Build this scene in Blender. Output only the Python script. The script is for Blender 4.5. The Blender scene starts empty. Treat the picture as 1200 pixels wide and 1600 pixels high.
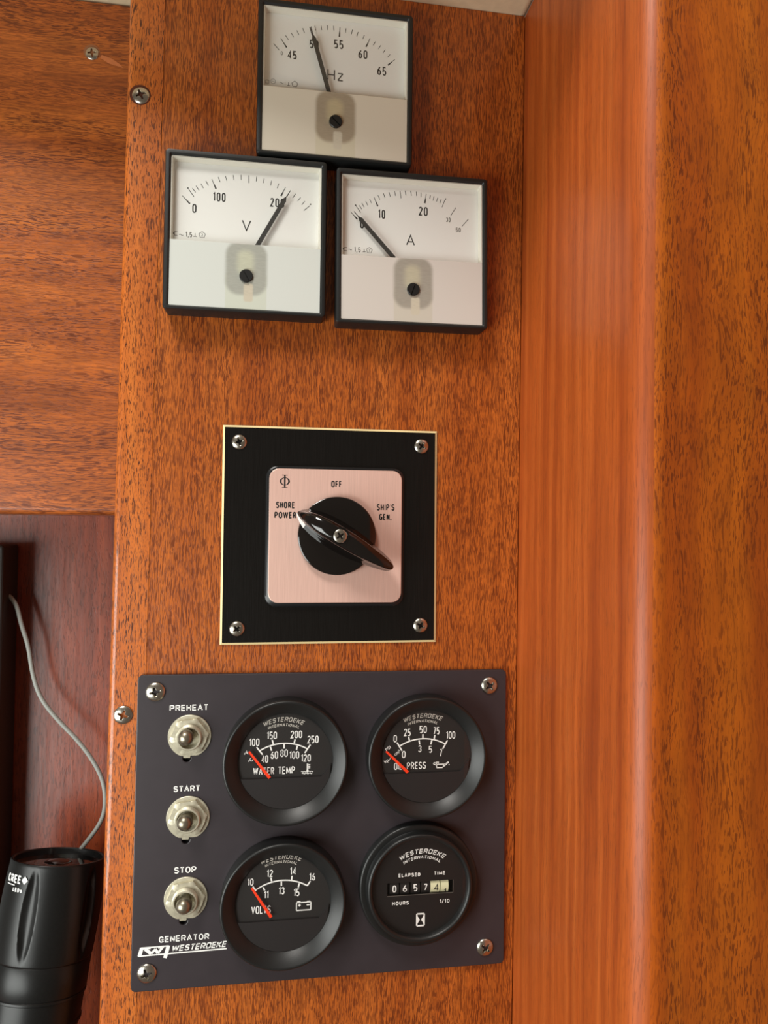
import bpy, bmesh, math, random
from mathutils import Vector, Matrix
random.seed(7)
# ---------------------------------------------------------------- frame
# Everything is measured in millimetres in the frame of the instrument wall:
# x to the right, y up, z out of the wall towards the viewer.
BASE = Vector((0.0, 0.0, 1.3))
def P(x, y, z=0.0): return Vector((x, -z, y)) / 1000.0
def PW(x, y, z=0.0): return BASE + P(x, y, z)
scene = bpy.context.scene
COL = scene.collection

# ---------------------------------------------------------------- camera
def rot3(a, b, c):
    Rx = Matrix(((1,0,0),(0,math.cos(a),-math.sin(a)),(0,math.sin(a),math.cos(a))))
    Ry = Matrix(((math.cos(b),0,math.sin(b)),(0,1,0),(-math.sin(b),0,math.cos(b))))
    Rz = Matrix(((math.cos(c),-math.sin(c),0),(math.sin(c),math.cos(c),0),(0,0,1)))
    return Rz @ Ry @ Rx
camd = bpy.data.cameras.new('camera'); cam = bpy.data.objects.new('camera', camd); COL.objects.link(cam)
M3 = Matrix(((1,0,0),(0,0,-1),(0,1,0)))
cr = M3 @ rot3(0.029190, -0.155068, 0.009487)
cam.matrix_world = Matrix.Translation(PW(-35.135, -7.774, 460.497)) @ cr.to_4x4()
camd.sensor_fit = 'VERTICAL'; camd.sensor_height = 36.0; camd.sensor_width = 27.0
camd.lens = 36.0 * 1152.439 / 1600.0
camd.clip_start = 0.01; camd.clip_end = 50
scene.camera = cam

# ---------------------------------------------------------------- light and exposure
scene.view_settings.view_transform = 'Standard'
scene.view_settings.look = 'None'
scene.view_settings.gamma = 1.0
scene.view_settings.use_curve_mapping = False
scene.view_settings.exposure = 0.0
world = bpy.data.worlds.new('cabin_air'); scene.world = world; world.use_nodes = True
bg = world.node_tree.nodes['Background']
bg.inputs[0].default_value = (1.0, 0.80, 0.62, 1); bg.inputs[1].default_value = 0.16
def area(name, loc, target, w, h, power, color):
    d = bpy.data.lights.new(name, 'AREA'); d.shape = 'RECTANGLE'; d.size = w; d.size_y = h
    d.energy = power; d.color = color
    o = bpy.data.objects.new(name, d); COL.objects.link(o)
    o.location = PW(*loc); v = PW(*target) - o.location
    o.rotation_euler = v.to_track_quat('-Z', 'Y').to_euler()
    return o
area('side_window_light', (-560, -250, 430), (0, -60, 0), 0.50, 0.45, 5.6, (0.97, 1.0, 0.96))
area('hatch_light', (-620, 1400, 900), (0, -100, 0), 0.45, 0.45, 21.5, (1.0, 0.96, 0.90))

# ---- measurements in mm, taken on each instrument's own plane
D = {
'O': {'V': [-50.878, 172.103, -0.002], 'A': [51.1, 169.778, 0.006], 'H': [2.093, 269.96, -0.001], 'S': [3.399, -8.5, 0.001], 'B': [2.551, -185.391, -0.004]} ,
'dims': {'V': [96.07, 95.76], 'A': [95.89, 96.42], 'H': [96.08, 95.76], 'S': [134.06, 133.98], 'B': [227.23, 184.75]} ,
'H_txt': [('45', -27.03, 18.17, 5.52, 5.23), ('50', -13.62, 26.38, 5.58, 5.27), ('55', 1.71, 28.15, 5.84, 5.5), ('60', 16.97, 23.45, 5.7, 5.52), ('65', 29.06, 14.13, 5.74, 5.54), ('0', -33.41, 18.46, 1.18, 2.41), ('Hz', -0.14, 8.29, 10.04, 7.11)] ,
'H_min': [(-38.47, 24.02, -35.0, 20.3), (-31.22, 29.9, -29.52, 27.48), (-27.82, 32.02, -26.31, 29.47), (-24.4, 33.94, -23.08, 31.36), (-20.78, 35.69, -19.65, 32.98), (-13.28, 38.1, -12.75, 35.32), (-9.42, 38.77, -8.98, 35.97), (-5.54, 39.43, -5.3, 36.4), (-1.64, 39.49, -1.4, 36.66), (6.2, 38.79, 5.83, 36.08), (10.23, 38.45, 9.56, 35.5), (13.77, 37.43, 13.0, 34.47), (17.74, 35.84, 16.76, 33.16), (24.89, 32.57, 23.49, 30.14), (28.27, 30.49, 26.77, 28.16), (31.16, 28.14, 29.85, 25.93), (34.26, 25.3, 32.74, 23.38), (-16.54, 36.9, -14.78, 31.53)] ,
'H_maj': [(-34.13, 27.75, -30.43, 22.43), (-16.25, 37.14, -13.99, 31.31), (2.37, 39.15, 2.05, 32.98), (21.41, 34.22, 18.94, 28.49), (37.36, 22.45, 33.0, 18.26)] ,
'H_needle': [(-15.7, 35.43, -14.44, 30.03), (-14.44, 30.03, -4.32, -4.32)] ,
'H_line': [(-44.31, -5.08, 43.6, -6.31)] ,
'H_patch': [(-12.79, -7.22), (11.25, -35.89), (-0.08, -24.14)] ,
'H_sym': [(-41.99, -0.26), (-38.41, 0.32), (-33.23, -0.13), (-31.08, -0.3), (-29.02, -0.28), (-25.2, -0.07)] ,
'H_open': [(-44.41, 45.52), (45.46, 44.73), (44.61, -45.23), (-45.13, -44.17)] ,
'V_txt': [('0', -31.22, 15.31, 2.46, 5.46), ('100', -16.67, 23.44, 7.45, 5.49), ('200', 18.07, 22.79, 8.63, 5.56), ('V', -0.21, 7.21, 5.56, 6.89), ('1,5', -34.15, -0.84, 3.84, 3.08)] ,
'V_min': [(-34.75, 26.69, -31.61, 22.48), (-32.58, 27.51, -30.7, 25.2), (-30.51, 29.15, -28.71, 26.56), (-27.73, 30.75, -26.19, 28.14), (-24.77, 32.56, -23.23, 29.95), (-17.51, 35.67, -16.39, 32.73), (-13.27, 36.68, -12.42, 33.81), (-8.66, 37.63, -8.17, 34.73), (-3.95, 38.23, -3.8, 35.11), (0.71, 38.27, 0.78, 33.56), (5.38, 37.93, 5.16, 34.95), (9.89, 37.22, 9.49, 34.31), (14.42, 36.22, 13.84, 33.1), (18.79, 34.73, 17.93, 31.78), (25.94, 31.15, 23.91, 26.98), (29.07, 29.27, 27.47, 26.62), (32.21, 27.2, 30.5, 25.01), (34.8, 25.08, 33.09, 22.8), (37.87, 22.44, 34.43, 19.27)] ,
'V_maj': [(-38.43, 22.55, -33.89, 17.92), (-21.27, 33.96, -18.7, 28.32), (22.91, 32.76, 20.27, 27.15)] ,
'V_dots': [(-35.2, 27.38), (38.4, 23.51)] ,
'V_needle': [(25.7, 29.18, 23.14, 25.09), (23.14, 25.09, 6.75, -5.32)] ,
'V_line': [(-44.78, -6.07, 44.81, -6.2)] ,
'V_patch': [(-12.05, -6.83), (12.43, -36.91), (0.3, -25.62)] ,
'V_sym': [(-42.07, -0.7), (-38.58, -1.35), (-30.48, -0.75), (-26.37, -0.44)] ,
'V_open': [(-45.03, 43.93), (44.69, 43.82), (45.29, -46.21), (-44.56, -46.06)] ,
'A_txt': [('0', -31.36, 15.81, 2.36, 5.08), ('10', -18.95, 23.05, 4.38, 5.66), ('20', 7.55, 26.77, 5.76, 5.71), ('30', 23.8, 22.47, 2.82, 2.96), ('50', 30.29, 16.43, 3.22, 2.96), ('A', -0.56, 7.83, 5.54, 6.87), ('1,5', -34.19, -0.34, 3.98, 3.17)] ,
'A_min': [(-35.21, 27.26, -32.21, 23.2), (-33.13, 27.68, -31.58, 25.34), (-31.51, 29.17, -30.05, 26.72), (-29.07, 30.44, -27.79, 27.98), (-26.62, 31.99, -25.44, 29.61), (-21.36, 34.93, -20.16, 32.28), (-17.9, 36.38, -16.88, 33.53), (-14.42, 37.47, -13.5, 34.52), (-10.85, 38.29, -10.2, 35.31), (-7.36, 38.74, -6.7, 34.1), (-4.04, 39.17, -3.57, 36.18), (-0.53, 39.35, -0.06, 36.25), (3.08, 39.07, 3.27, 36.32), (6.14, 38.75, 6.15, 35.8), (12.19, 37.45, 11.73, 35.1), (14.52, 36.98, 13.97, 34.16), (16.95, 36.23, 16.21, 33.59), (19.2, 35.38, 18.36, 32.82), (21.54, 34.91, 19.77, 30.33), (28.69, 30.6, 25.4, 25.27), (36.9, 23.75, 32.84, 19.01)] ,
'A_maj': [(-38.34, 23.04, -34.27, 18.79), (-23.9, 33.56, -21.43, 27.9), (9.49, 38.08, 8.57, 32.1)] ,
'A_dots': [(-35.39, 27.61), (22.01, 35.77)] ,
'A_needle': [(-36.7, 22.3, -33.73, 19.08), (-33.73, 19.08, -11.97, -4.8)] ,
'A_line': [(-44.27, -5.58, 43.02, -5.75)] ,
'A_patch': [(-12.94, -6.96), (10.26, -35.48), (0.28, -25.15), (-2.53, -30.72), (2.77, -40.38)] ,
'A_sym': [(-42.01, -0.39), (-38.69, -0.54), (-29.94, -0.53), (-26.68, -0.32)] ,
'A_open': [(-44.7, 44.31), (44.45, 44.49), (43.91, -45.76), (-44.44, -45.94)] ,
'gc': [[-23.36, -144.44, 37.06], [63.21, -144.55, 37.19], [-23.38, -228.36, 36.95]] ,
'WT_txt': [('100', -44.61, 52.42, 5.95, 4.44), ('150', -34.29, 56.25, 5.99, 4.45), ('200', -19.71, 56.41, 6.95, 4.47), ('250', -9.63, 53.17, 6.77, 4.48), ('40', -38.24, 42.29, 3.98, 4.43), ('60', -32.61, 44.5, 4.44, 4.45), ('80', -26.85, 45.48, 4.46, 4.45), ('100', -20.71, 44.16, 5.82, 4.37), ('120', -13.72, 42.15, 5.84, 4.38), ('WATER', -38.78, 35.22, 12.38, 4.43), ('TEMP', -25.16, 35.27, 10.05, 4.45)] ,
'WT_arc': [(-41.64, 47.15), (-26.86, 51.36), (-12.91, 47.58)] ,
'WT_ticks': [(-43.23, 49.54, -39.62, 45.0), (-11.15, 50.08, -14.45, 45.17), (-34.02, 53.57, -33.4, 51.11), (-20.42, 53.48, -20.92, 51.18), (-35.06, 49.6, -34.35, 47.14), (-26.94, 50.91, -26.9, 48.24), (-18.92, 49.55, -19.51, 47.11)] ,
'WT_needle': (-47.54, 47.47, -35.18, 31.62) ,
'WT_wb': [(-38.81, 61.48), (-27.09, 64.3), (-15.85, 61.77)] ,
'WT_it': [(-36.35, 59.73), (-26.82, 61.52), (-18.06, 59.81)] ,
'WT_x': [(-49.1, 46.06), (-46.61, 41.78), (-12.94, 35.51), (-16.51, 34.07), (-9.76, 33.83)] ,
'WT_c': [-26.07, 40.84] ,
'OP_txt': [('0', 40.92, 52.15, 2.1, 4.47), ('25', 48.5, 55.72, 4.23, 4.49), ('50', 58.47, 57.28, 4.63, 4.5), ('75', 66.92, 56.27, 3.9, 4.52), ('100', 76.02, 53.34, 5.84, 4.52), ('0', 46.42, 42.3, 2.25, 4.34), ('3', 56.49, 45.51, 2.12, 4.21), ('5', 63.21, 44.97, 2.14, 4.23), ('7', 69.93, 42.55, 1.67, 4.61), ('OIL', 43.0, 35.21, 5.14, 4.33), ('PRESS', 54.49, 35.27, 12.02, 4.35)] ,
'OP_arc': [(44.01, 47.63), (59.01, 51.62), (72.59, 47.91)] ,
'OP_ticks': [(42.12, 49.74, 45.22, 44.62), (74.0, 50.17, 71.05, 44.96), (49.34, 53.09, 49.93, 50.42), (58.32, 54.39, 58.35, 52.01), (65.96, 53.63, 65.51, 51.11), (55.95, 50.7, 56.32, 48.17), (64.09, 50.69, 63.41, 47.95)] ,
'OP_needle': (35.1, 45.07, 48.75, 31.91) ,
'OP_wb': [(46.64, 61.72), (58.39, 64.41), (70.05, 62.27)] ,
'OP_it': [(49.02, 59.83), (58.42, 61.74), (67.45, 60.03)] ,
'OP_x': [(36.56, 46.26), (35.74, 38.56), (43.58, 44.68), (70.11, 35.33)] ,
'OP_c': [60.5, 41.08] ,
'VO_txt': [('10', -45.36, -29.96, 3.6, 4.16), ('12', -34.02, -25.48, 3.63, 4.31), ('14', -20.34, -24.93, 3.66, 4.42), ('16', -8.74, -28.91, 3.6, 4.35), ('11', -35.91, -37.89, 2.74, 4.3), ('13', -26.89, -36.11, 3.47, 4.31), ('15', -17.98, -37.61, 3.49, 4.42), ('VOLTS', -38.83, -46.56, 11.44, 4.6)] ,
'VO_arc': [(-42.12, -34.75), (-26.11, -29.99), (-11.79, -33.92)] ,
'VO_ticks': [(-43.91, -32.67, -41.89, -35.2), (-9.82, -31.38, -11.79, -34.14), (-33.31, -28.03, -32.96, -30.25), (-20.83, -27.64, -21.1, -30.06), (-37.75, -33.48, -36.97, -35.37), (-27.12, -30.59, -27.08, -33.15), (-16.38, -32.32, -17.01, -34.71)] ,
'VO_needle': (-44.52, -32.58, -32.83, -50.31) ,
'VO_wb': [(-39.09, -20.15), (-26.33, -17.41), (-15.62, -19.31)] ,
'VO_it': [(-36.64, -21.82), (-26.74, -19.81), (-18.04, -21.39)] ,
'VO_x': [(-13.61, -45.74)] ,
'VO_c': [-25.76, -43.07] ,
'HM_txt': [('ELAPSED', 50.64, -30.5, 13.6, 2.24), ('TIME', 69.61, -30.42, 7.09, 2.25), ('0', 41.46, -37.49, 2.38, 4.24), ('6', 48.02, -37.88, 2.47, 4.24), ('5', 54.61, -37.5, 2.49, 4.34), ('7', 61.03, -38.0, 2.21, 4.07), ('HOURS', 45.28, -47.23, 10.36, 2.23), ('1/10', 72.83, -47.6, 6.29, 2.26)] ,
'HM_win': [(37.27, -34.74), (78.18, -35.19), (78.26, -42.99), (37.37, -42.44)] ,
'HM_drum': [(63.81, -35.06), (70.27, -35.2), (69.73, -41.39), (64.29, -41.45), (70.67, -35.15), (75.33, -35.34), (74.99, -41.43), (70.66, -41.37)] ,
'HM_glass': [(55.2, -53.88), (60.61, -54.0), (60.47, -62.02), (55.02, -61.97)] ,
'HM_wb': [(45.3, -21.83), (58.91, -17.91), (72.08, -21.98)] ,
'HM_it': [(47.32, -24.07), (58.62, -21.0), (69.74, -24.19)] ,
'HM_c_raised': [56.62, -37.1] ,
'HM_rr': [65.73, 65.26] ,
'HM_flange': [57.23, -39.09, 74.5, 77.25] ,
'B_txt': [('PREHEAT', -83.6, 72.61, 22.54, 3.7), ('START', -83.92, 24.71, 15.4, 3.57), ('STOP', -83.8, -23.07, 12.83, 3.8), ('GENERATOR', -83.58, -62.84, 29.03, 3.65), ('WESTERBEKE', -74.9, -68.42, 32.25, 3.59)] ,
'logo': {'left': [(-108.95, -71.85), (-107.66, -67.02)], 'top': [(-108.24, -67.03), (-92.22, -66.89)], 'right': [(-92.32, -66.73), (-94.36, -73.76)], 'line': [(-109.58, -71.66), (-58.8, -70.78)], 'W': [(-105.81, -67.74), (-102.25, -70.71), (-99.89, -68.17), (-98.47, -70.64), (-96.1, -67.75)]} ,
'tog': [[-83.15, 56.08], [-83.02, 7.79], [-83.35, -39.66]] ,
'togsize': [24.53, 25.01] ,
'hole': [[-84.63, 42.22], [-83.96, -5.71], [-84.42, -53.64]] ,
'B_scr': [[-103.17, 82.48], [102.25, 82.49], [-104.44, -81.75], [100.99, -81.37]] ,
'S_scr': [[-57.02, 56.68], [56.77, 57.07], [-56.82, -57.28], [56.86, -56.45]] ,
'scr_sizes': [[10.99, 11.3], [10.53, 10.9], [9.2, 9.4], [10.18, 10.71]] ,
'wood_scr': [[-115.8, 258.61], [-119.06, -116.48]] ,
'left_scr': [-153.4, 304.56] ,
'rose': [[-38.01, 40.92], [43.93, 40.36], [43.99, -41.47], [-39.03, -41.4]] ,
'surround': [[-40.96, 43.09], [45.91, 41.46], [45.38, -44.96], [-41.34, -43.23]] ,
'S_disc': [3.06, -0.35, 47.99, 48.47] ,
'S_hand': [(-21.69, 12.57), (35.9, -20.28), (4.34, -0.93)] ,
'S_outline': [(-21.38, 12.78), (-15.77, 14.52), (-7.1, 13.64), (0.97, 11.06), (11.81, 5.48), (25.02, -4.85), (35.18, -15.94), (37.48, -19.32), (36.26, -21.69), (31.1, -20.01), (18.8, -15.99), (6.56, -9.33), (-6.26, -1.39), (-12.98, 3.22), (-19.68, 9.15)] ,
'S_txt': [('OFF', 2.61, 31.75, 6.61, 4.16), ('SHORE', -28.63, 18.31, 11.51, 4.11), ('POWER', -28.55, 12.14, 13.42, 4.11), ("SHIP'S", 33.57, 17.75, 11.25, 4.2), ('GEN.', 33.38, 11.7, 7.74, 3.95)] ,
'phi': [-29.17, 32.84, 6.73, 7.77] ,
'corner': [[128.36, 340.04], [126.92, 133.86], [124.7, -75.13], [121.0, -318.26]] ,
'edge': [[-124.66, 317.46], [-126.42, 120.04], [-126.73, 4.23], [-127.39, -109.71], [-129.06, -295.49], [-104.93, 23.85], [-108.44, 113.19]] ,
'cable': [[-214.9, -50.4], [-212.0, -51.2], [-208.7, -53.4], [-204.8, -59.6], [-202.1, -71.4], [-196.8, -86.8], [-194.3, -104.3], [-188.9, -121.9], [-176.9, -137.5], [-161.9, -153.3], [-151.1, -169.0], [-145.3, -182.4], [-144.1, -197.8], [-146.9, -208.7], [-154.3, -219.2], [-161.6, -228.4]],
}

# ---------------------------------------------------------------- materials
def new_mat(name):
    m = bpy.data.materials.new(name); m.use_nodes = True
    nt = m.node_tree; b = nt.nodes['Principled BSDF']
    return m, nt, b
def lin(r, g, b):
    f = lambda c: (c/255/12.92) if c/255 <= .04045 else ((c/255+.055)/1.055)**2.4
    return (f(r), f(g), f(b), 1)
def plain(name, rgb, rough=.5, metal=0., noise=0.0, nscale=400, bump=0.0, coat=0., spec=.5):
    m, nt, b = new_mat(name)
    b.inputs['Base Color'].default_value = lin(*rgb)
    b.inputs['Roughness'].default_value = rough; b.inputs['Metallic'].default_value = metal
    b.inputs['Coat Weight'].default_value = coat; b.inputs['Specular IOR Level'].default_value = spec
    tc = nt.nodes.new('ShaderNodeTexCoord'); n = nt.nodes.new('ShaderNodeTexNoise')
    n.inputs['Scale'].default_value = nscale; n.inputs['Detail'].default_value = 3
    nt.links.new(tc.outputs['Object'], n.inputs['Vector'])
    if noise:
        mx = nt.nodes.new('ShaderNodeMix'); mx.data_type = 'RGBA'; mx.blend_type = 'MULTIPLY'
        mx.inputs[0].default_value = noise
        mx.inputs[6].default_value = lin(*rgb); nt.links.new(n.outputs['Color'], mx.inputs[7])
        cr_ = nt.nodes.new('ShaderNodeValToRGB'); cr_.color_ramp.elements[0].position = .3; cr_.color_ramp.elements[1].position = .7
        nt.links.new(n.outputs['Fac'], cr_.inputs[0]); nt.links.new(cr_.outputs[0], mx.inputs[7])
        nt.links.new(mx.outputs[2], b.inputs['Base Color'])
    if bump:
        bp = nt.nodes.new('ShaderNodeBump'); bp.inputs['Strength'].default_value = bump; bp.inputs['Distance'].default_value = .0003
        nt.links.new(n.outputs['Fac'], bp.inputs['Height']); nt.links.new(bp.outputs[0], b.inputs['Normal'])
    return m

def wood(name, dark, mid, light, grain='z', pore=1.0, pore_len=6.0, pore_w=0.75, pore_cut=.56, band_w=26., streak=.5,
         rough=.42, coat=.35, coat_rough=.12, wav=1.0, offs=(0, 0, 0), pore_col=(58, 22, 10), bump=.25, wob=1.0, fig=0.0, st_w=1.5, st_l=60, mott=.14, dens=.6):
    """varnished mahogany: broad bands, fine streaks, short dark pores, all running along one axis"""
    m, nt, b = new_mat(name); N = nt.nodes; L = nt.links
    tc = N.new('ShaderNodeTexCoord')
    def mapping(across, along, o=(0, 0, 0)):
        mp = N.new('ShaderNodeMapping'); s = {'x': (along, across, across), 'y': (across, along, across), 'z': (across, across, along)}[grain]
        mp.inputs['Scale'].default_value = [1000./v for v in s]; mp.inputs['Location'].default_value = [o[i]+offs[i] for i in range(3)]
        return mp
    # wander of the grain
    wn = N.new('ShaderNodeTexNoise'); wn.inputs['Scale'].default_value = 1.0; wn.inputs['Detail'].default_value = 1.5
    mpw = mapping(40, 90, (3, 1, 5)); L.new(tc.outputs['Object'], mpw.inputs[0]); L.new(mpw.outputs[0], wn.inputs[0])
    sub = N.new('ShaderNodeVectorMath'); sub.operation = 'SUBTRACT'; sub.inputs[1].default_value = (.5, .5, .5)
    L.new(wn.outputs['Color'], sub.inputs[0])
    sc = N.new('ShaderNodeVectorMath'); sc.operation = 'SCALE'; sc.inputs['Scale'].default_value = .007*wav
    L.new(sub.outputs[0], sc.inputs[0])
    ad = N.new('ShaderNodeVectorMath'); ad.operation = 'ADD'
    L.new(tc.outputs['Object'], ad.inputs[0]); L.new(sc.outputs[0], ad.inputs[1])
    def noise(across, along, detail, o, rgh=.5):
        mp = mapping(across, along, o); n = N.new('ShaderNodeTexNoise'); n.inputs['Scale'].default_value = 1.0
        n.inputs['Detail'].default_value = detail; n.inputs['Roughness'].default_value = rgh
        L.new(ad.outputs[0], mp.inputs[0]); L.new(mp.outputs[0], n.inputs[0]); return n
    def ramp(n, stops):
        r = N.new('ShaderNodeValToRGB'); e = r.color_ramp.elements
        e[0].position, e[0].color = stops[0]; e[1].position, e[1].color = stops[-1]
        for p_, c_ in stops[1:-1]:
            q = e.new(p_); q.color = c_
        L.new(n.outputs['Fac'] if 'Fac' in n.outputs else n.outputs[0], r.inputs[0]); return r
    bands = noise(band_w, 420, 2, (1, 2, 3))
    base = ramp(bands, [(.28, lin(*dark)), (.5, lin(*mid)), (.72, lin(*light))])
    st = noise(st_w, st_l, 3.5, (7, 3, 1), .6)
    strr = ramp(st, [(.30, (1-streak,)*3+(1,)), (.66, (1.08, 1.08, 1.08, 1))])
    m1 = N.new('ShaderNodeMix'); m1.data_type = 'RGBA'; m1.blend_type = 'MULTIPLY'; m1.inputs[0].default_value = 1
    L.new(base.outputs[0], m1.inputs[6]); L.new(strr.outputs[0], m1.inputs[7])
    last = m1
    # soft mottle of the figure
    mo = noise(9, 26, 2, (4, 9, 2)); mor = ramp(mo, [(.3, (1-mott-fig,)*3+(1,)), (.7, (1+mott*.5+fig*.4,)*3+(1,))])
    m2 = N.new('ShaderNodeMix'); m2.data_type = 'RGBA'; m2.blend_type = 'MULTIPLY'; m2.inputs[0].default_value = 1
    L.new(last.outputs[2], m2.inputs[6]); L.new(mor.outputs[0], m2.inputs[7]); last = m2
    # pores
    fac = []
    for k, (w_, l_, cut, o) in enumerate([(pore_w, pore_len, pore_cut, (11, 5, 8)), (pore_w*.6, pore_len*.6, pore_cut+.02, (2, 15, 4))]):
        pn = noise(w_, l_, 1.0, o); pr = ramp(pn, [(cut, (0, 0, 0, 1)), (cut+.055, (1, 1, 1, 1))]); fac.append(pr)
    # pore density varies from band to band
    dn = noise(14, 120, 1, (6, 6, 9)); dr = ramp(dn, [(.35, (dens, dens, dens, 1)), (.6, (1, 1, 1, 1))])
    mxm = N.new('ShaderNodeMath'); mxm.operation = 'MAXIMUM'; L.new(fac[0].outputs[0], mxm.inputs[0]); L.new(fac[1].outputs[0], mxm.inputs[1])
    mm = N.new('ShaderNodeMath'); mm.operation = 'MULTIPLY'; L.new(mxm.outputs[0], mm.inputs[0]); L.new(dr.outputs[0], mm.inputs[1])
    mp_ = N.new('ShaderNodeMath'); mp_.operation = 'MULTIPLY'; mp_.inputs[1].default_value = .8*pore; L.new(mm.outputs[0], mp_.inputs[0])
    m3 = N.new('ShaderNodeMix'); m3.data_type = 'RGBA'; m3.inputs[7].default_value = lin(*pore_col)
    L.new(mp_.outputs[0], m3.inputs[0]); L.new(last.outputs[2], m3.inputs[6])
    L.new(m3.outputs[2], b.inputs['Base Color'])
    b.inputs['Roughness'].default_value = rough; b.inputs['Coat Weight'].default_value = coat
    b.inputs['Coat Roughness'].default_value = coat_rough; b.inputs['Specular IOR Level'].default_value = .35
    bp = N.new('ShaderNodeBump'); bp.inputs['Strength'].default_value = bump; bp.inputs['Distance'].default_value = .0004; bp.invert = True
    L.new(mp_.outputs[0], bp.inputs['Height']); L.new(bp.outputs[0], b.inputs['Normal'])
    if coat: 
        wv = N.new('ShaderNodeBump'); wv.inputs['Strength'].default_value = .12*wob; wv.inputs['Distance'].default_value = .0006
        vn = noise(5, 30, 2, (5, 5, 5)); L.new(vn.outputs['Fac'], wv.inputs['Height']); L.new(wv.outputs[0], b.inputs['Coat Normal'])
    return m

def glass_mat(name, tint=(1, 1, 1), rough=.02, ior=1.45, haze=0.):
    m = bpy.data.materials.new(name); m.use_nodes = True; nt = m.node_tree; nt.nodes.clear()
    out = nt.nodes.new('ShaderNodeOutputMaterial'); t = nt.nodes.new('ShaderNodeBsdfTransparent'); g = nt.nodes.new('ShaderNodeBsdfGlossy')
    t.inputs[0].default_value = (*tint, 1); g.inputs['Roughness'].default_value = rough
    lw = nt.nodes.new('ShaderNodeLayerWeight'); lw.inputs[0].default_value = .5
    pw = nt.nodes.new('ShaderNodeMath'); pw.operation = 'POWER'; pw.inputs[1].default_value = 5; nt.links.new(lw.outputs['Facing'], pw.inputs[0])
    f = nt.nodes.new('ShaderNodeMath'); f.operation = 'MULTIPLY_ADD'; f.inputs[1].default_value = .96; f.inputs[2].default_value = ((ior-1)/(ior+1))**2*.8
    nt.links.new(pw.outputs[0], f.inputs[0])
    mx = nt.nodes.new('ShaderNodeMixShader'); nt.links.new(f.outputs[0], mx.inputs[0]); nt.links.new(t.outputs[0], mx.inputs[1]); nt.links.new(g.outputs[0], mx.inputs[2])
    last = mx
    if haze:
        d = nt.nodes.new('ShaderNodeBsdfDiffuse'); d.inputs[0].default_value = (.8, .8, .8, 1)
        m2 = nt.nodes.new('ShaderNodeMixShader'); m2.inputs[0].default_value = haze
        nt.links.new(mx.outputs[0], m2.inputs[1]); nt.links.new(d.outputs[0], m2.inputs[2]); last = m2
    nt.links.new(last.outputs[0], out.inputs[0]); return m

def brushed(name, rgb, metal, rough, axis='z', amount=.25, coat=0.0):
    m, nt, b = new_mat(name); N = nt.nodes; L = nt.links
    tc = N.new('ShaderNodeTexCoord'); mp = N.new('ShaderNodeMapping')
    mp.inputs['Scale'].default_value = (3500, 3500, 60) if axis == 'z' else (60, 3500, 3500)
    n = N.new('ShaderNodeTexNoise'); n.inputs['Scale'].default_value = 1; n.inputs['Detail'].default_value = 2
    L.new(tc.outputs['Object'], mp.inputs[0]); L.new(mp.outputs[0], n.inputs[0])
    r = N.new('ShaderNodeValToRGB'); r.color_ramp.elements[0].position = .3; r.color_ramp.elements[1].position = .7
    r.color_ramp.elements[0].color = (1-amount,)*3+(1,)
    L.new(n.outputs['Fac'], r.inputs[0])
    mx = N.new('ShaderNodeMix'); mx.data_type = 'RGBA'; mx.blend_type = 'MULTIPLY'; mx.inputs[0].default_value = 1
    mx.inputs[6].default_value = lin(*rgb); L.new(r.outputs[0], mx.inputs[7]); L.new(mx.outputs[2], b.inputs['Base Color'])
    b.inputs['Metallic'].default_value = metal; b.inputs['Roughness'].default_value = rough; b.inputs['Coat Weight'].default_value = coat
    bp = N.new('ShaderNodeBump'); bp.inputs['Strength'].default_value = .25; bp.inputs['Distance'].default_value = .0002
    L.new(n.outputs['Fac'], bp.inputs['Height']); L.new(bp.outputs[0], b.inputs['Normal'])
    return m

M = {}
M['wood_main'] = wood('mahogany_veneer', (172, 84, 24), (192, 100, 33), (202, 110, 40), pore=.95, pore_cut=.532, pore_len=8.5, pore_w=.55, band_w=16, streak=.28, offs=(.3, 0, .2), pore_col=(78, 26, 8), st_w=1.0, st_l=40, mott=.06, dens=.85)
M['wood_edge'] = wood('mahogany_edging', (182, 92, 30), (200, 106, 38), (210, 118, 46), pore=1.15, pore_cut=.585, pore_len=5.5, pore_w=.55, band_w=14, streak=.12, coat=.6, coat_rough=.08, offs=(4.1, 0, 1.7), pore_col=(60, 22, 10), mott=.06, dens=.9)
M['wood_left'] = wood('mahogany_cross_board', (148, 74, 28), (186, 98, 38), (204, 114, 46), grain='x', pore=1.0, pore_cut=.54, pore_len=9, pore_w=.7, band_w=18, streak=.34, fig=.02, coat=.3, coat_rough=.25, offs=(0, 0, 2.2), pore_col=(84, 34, 18), wav=1.6, st_w=1.3, st_l=50, mott=.12, dens=.5)
M['wood_side'] = wood('mahogany_quarter_sawn', (156, 68, 20), (178, 84, 27), (194, 98, 37), pore=.4, pore_cut=.62, pore_len=10, pore_w=.6, band_w=8, streak=.2, coat=.28, coat_rough=.32, rough=.5, offs=(1.5, 0, .6), wob=.3, st_w=1.1, st_l=110, mott=.07)
M['wood_front'] = wood('mahogany_flat_sawn', (174, 78, 8), (194, 96, 13), (206, 110, 20), pore=.9, pore_cut=.575, pore_len=7, pore_w=.8, band_w=22, streak=.16, coat=.3, coat_rough=.3, rough=.5, offs=(2.5, 0, 4.6), wob=.4, wav=2.6, pore_col=(92, 34, 4), dens=.35)
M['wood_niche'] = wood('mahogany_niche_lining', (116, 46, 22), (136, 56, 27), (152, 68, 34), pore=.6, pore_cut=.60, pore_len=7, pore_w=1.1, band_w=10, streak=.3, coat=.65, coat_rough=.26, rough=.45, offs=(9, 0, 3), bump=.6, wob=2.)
M['black_frame'] = plain('black_moulded_plastic', (27, 29, 29), .42, bump=.15, nscale=2500)
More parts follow.
